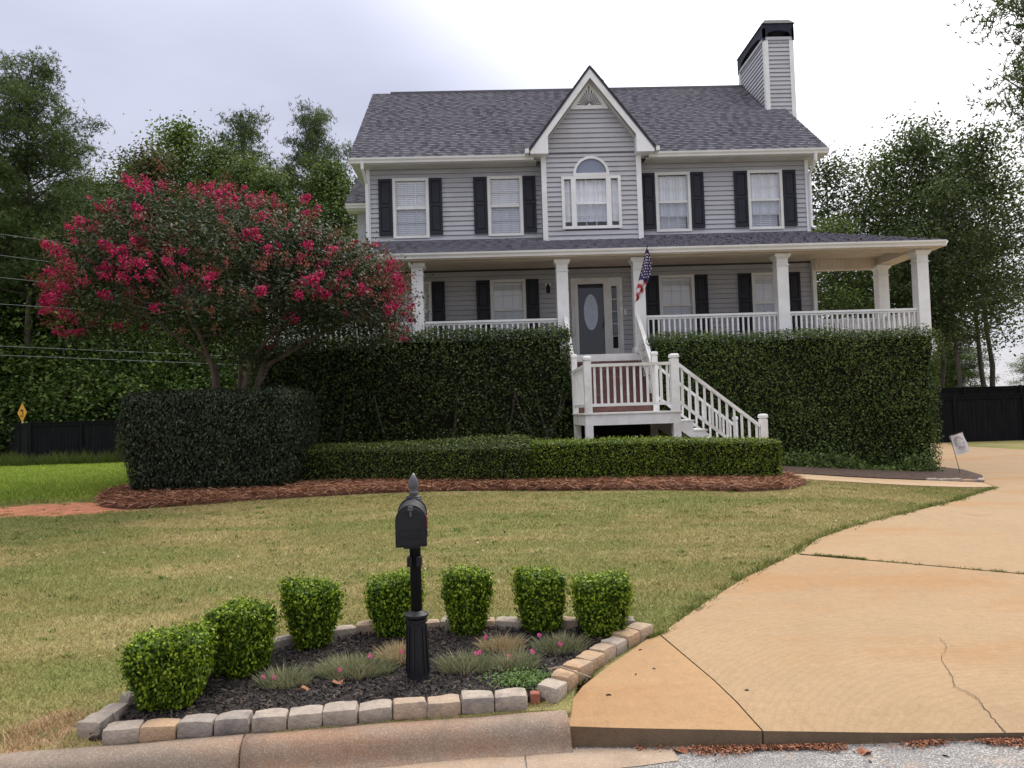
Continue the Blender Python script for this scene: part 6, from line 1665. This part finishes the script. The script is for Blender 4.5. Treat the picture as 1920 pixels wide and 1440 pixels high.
# ragged tufts leaning over the edge of the drive and kerb
rs = np.random.RandomState(63); edge = [(1.13, 5.66), (1.19, 5.70)] + left_edge + [(3.45, 8.27), (4.133, 8.845), (5.173, 9.601), (6.643, 10.878), (7.983, 12.339), (8.72, 13.15)]
Vs, Fs, Rs = [], [], []; nb = 0
for a, b_ in zip(edge[:-1], edge[1:]):
    for i in range(int(math.dist(a, b_) / .045)):
        t = rs.rand(); x = a[0] + (b_[0] - a[0]) * t + rs.normal(-.02, .035); y = a[1] + (b_[1] - a[1]) * t + rs.normal(.02, .03)
        V, F_, tip = blades(14, x, y, .05, .05, .03, rs.uniform(.045, .085), .007, rs, 1.1, 0); Vs.append(V); Fs.append(F_ + nb); nb += len(V); Rs.append(np.repeat(np.clip(rs.normal(.45, .2, 14), 0, 1), 3))
for i in range(150):   # grass rooted in the expansion joint and along the bed stones
    t = rs.rand(); q = rs.rand()
    if q < .45: x, y = 3.15 + .45 * t ** .7, 7.69 - .2 * t ** .7
    elif q < .75: x, y = 3.5 + 1.6 * t, 7.52 - .75 * t
    else: x, y = 1.05 + .2 * t, 5.58 + .16 * t
    V, F_, tip = blades(9, x, y, .03, .014, .012, .042, .006, rs, 1.1, .01); Vs.append(V); Fs.append(F_ + nb); nb += len(V); Rs.append(np.repeat(np.clip(rs.normal(.5, .2, 9), 0, 1), 3))
tag(inst('edge_grass', np_mesh('edge_grass', np.concatenate(Vs), np.concatenate(Fs), leafmat('edge_blade', [(.05, .075, .012), (.095, .13, .022), (.15, .17, .035), (.27, .22, .09)], .65, .25, .2, 1.5, .35), np.concatenate(Rs)), (0, 0, 0)), 'unruly grass along the driveway edge and joint', 'grass', kind='stuff')
# clover and weed rosettes scattered through the turf, bits of leaf lying on it
rs = np.random.RandomState(66); p = scatter_poly(LAWN, 420, rs); p = p[~in_poly(p[:, 0], p[:, 1], BED)]; Vs, Fs, Rs = [], [], []; nb = 0
for (x, y) in p:
    V, F_, tip = blades(10, x, y, .05 + .02 * rs.rand(), .04, .02, rs.uniform(.03, .06), .012, rs, 1.3, 0); Vs.append(V); Fs.append(F_ + nb); nb += len(V); Rs.append(np.repeat(np.clip(rs.normal(.5, .2, 10), 0, 1), 3))
tag(inst('lawn_weeds', np_mesh('lawn_weeds', np.concatenate(Vs), np.concatenate(Fs), leafmat('lawn_weed', [(.06, .11, .02), (.10, .17, .03), (.16, .22, .05)], .6, .25, .2, 1, .3), np.concatenate(Rs)), (0, 0, 0)), 'small green weeds dotted through the lawn', 'weeds', kind='stuff')
p = scatter_poly(LAWN, 330, rs); p = p[~in_poly(p[:, 0], p[:, 1], BED)]; k = len(p)
V, F_ = leaf_quads(np.column_stack([p, H(p[:, 0], p[:, 1]) + .03]), np.tile([0, -.3, 1.], (k, 1)), .034, .02, rs, spread=.8, fold=.3)
tag(inst('lawn_debris', np_mesh('lawn_debris', V, F_, leafmat('lawn_litter', [(.04, .026, .02), (.10, .065, .04), (.30, .22, .13), (.5, .42, .3)], .8, .1, .2), rs.rand(k)), (0, 0, 0)), 'bits of dead leaf scattered on the lawn', 'leaf litter', kind='stuff')
# straw-dry grass at the kerb corner of the bed
Vs, Fs, Rs = [], [], []; nb = 0
for i in range(50):
    x = rs.uniform(-2.9, -2.36); y = yk(x) + rs.uniform(.0, .45) * (1 if x > -2.8 else .4)
    V, F_, tip = blades(12, x, y, .06, .05, .03, rs.uniform(.06, .14), .004, rs, 1.0, 0); Vs.append(V); Fs.append(F_ + nb); nb += len(V); Rs.append(np.repeat(rs.rand(12), 3))
tag(inst('dry_grass', np_mesh('dry_grass', np.concatenate(Vs), np.concatenate(Fs), leafmat('dry_blade', [(.22, .14, .07), (.36, .25, .13), (.46, .33, .19)], .7, .2, .2), np.concatenate(Rs)), (0, 0, 0)), 'dead straw coloured grass at the kerb corner of the bed', 'grass', kind='stuff')
# leaf litter where the drive meets the street
L_lit = leafmat('dry_litter', [(.10, .042, .022), (.22, .085, .045), (.32, .135, .075), (.42, .22, .13)], .8, .1, .2, 6, .2)
n_ = 5200; x = .75 + 2.6 * rs.rand(n_) ** 1.1; dens = np.sin(x * 5.1) + np.sin(x * 11.3 + 1) + .9 - .25 * (x - 1); keep = rs.rand(n_) < np.clip(dens, .06, 1); x = x[keep]; n_ = len(x)
y = yk(x) - .012 - np.abs(rs.normal(0, .035, n_)) * (1 + .5 * np.sin(x * 7)); zz = road_z(x, y) + .006 + rs.uniform(0, .014, n_)
V, F_ = leaf_quads(np.column_stack([x, y, zz]), np.tile([0, 0, 1.], (n_, 1)), .022, .009, rs, spread=1.0, fold=.3)
tag(inst('leaf_litter', np_mesh('leaf_litter', V, F_, L_lit, rs.rand(n_)), (0, 0, 0)), 'brown leaf litter gathered where the driveway meets the street', 'leaf litter', kind='stuff')
for i, (x, y, s_, lab) in enumerate(((.98, 4.30, .05, 'curled brown leaf on the street below the expansion joint'), (1.95, 4.16, .05, 'orange brown fallen leaf on the asphalt by the driveway lip'), (-1.02, 4.95, .05, 'rusty dry leaf lying on the mulch by the dianthus'), (-1.22, 4.86, .045, 'pale brown leaf on the mulch before the smallest dianthus'))):
    mb = MB(); z0 = (road_z(x, y) if y < 4.4 else Hf(x, y) + .04) + .012; ang = i * 1.3; vv = []
    for k in range(9):
        a = k * 2 * math.pi / 9; r_ = s_ * (1 if k % 2 == 0 else .6); vv.append((x + r_ * math.cos(a + ang), y + r_ * .7 * math.sin(a + ang), float(z0) + .014 * math.sin(2 * a)))
    vv.append((x, y, float(z0) - .002)); mb.add(vv, [(k, (k + 1) % 9, 9) for k in range(9)], rnd=.5 + .12 * i)
    tag(mb.build('fallen_leaf', L_lit), lab, 'leaf', 'single fallen leaves')
random.seed(17)
P, F_ = stone_mesh(3, .03, .02, .014); P = P * .6; peb = np_mesh('pebble', P, F_, pm('dark_pebble', (.05, .045, .045), None, 30, .8), smooth=True)
for i, (x, y, s_, lab) in enumerate(((.66, 4.72, 1.4, 'dark pebble near the kerb on the orange concrete corner'), (.87, 4.98, 1.0, 'pebble at the middle of the orange concrete corner'), (1.00, 5.06, 1.0, 'dark seed pod beside the middle pebble on the concrete'), (1.50, 4.73, 1.2, 'twig-like dark crumb just past the diagonal joint'), (1.93, 4.06, 1.6, 'pebble on the street below the driveway lip'), (2.35, 4.08, 1.5, 'flat dark pebble on the street toward the right'), (.98, 5.38, 1.1, 'dark crumb beside the last edging stones'))):
    z0 = (zdrive(x, y) if y > 4.25 else float(road_z(x, y))) + .004
    tag(inst('pebble', peb, (x, y, z0), None, (0, 0, i * 1.1), (s_ * 1.4, s_ * .9, s_)), lab, 'pebble', 'pebbles and crumbs on the concrete')
tw = MB().tube([(.30, 4.86, .10), (.38, 4.84, .115), (.50, 4.79, .085), (.56, 4.80, .06)], [.006, .007, .006, .004], 6).build('twig', pm('dead_twig', (.33, .24, .17), (.26, .19, .13), 12, .8)); tag(tw, 'bare fallen twig across the edging stones by the drive', 'twig')
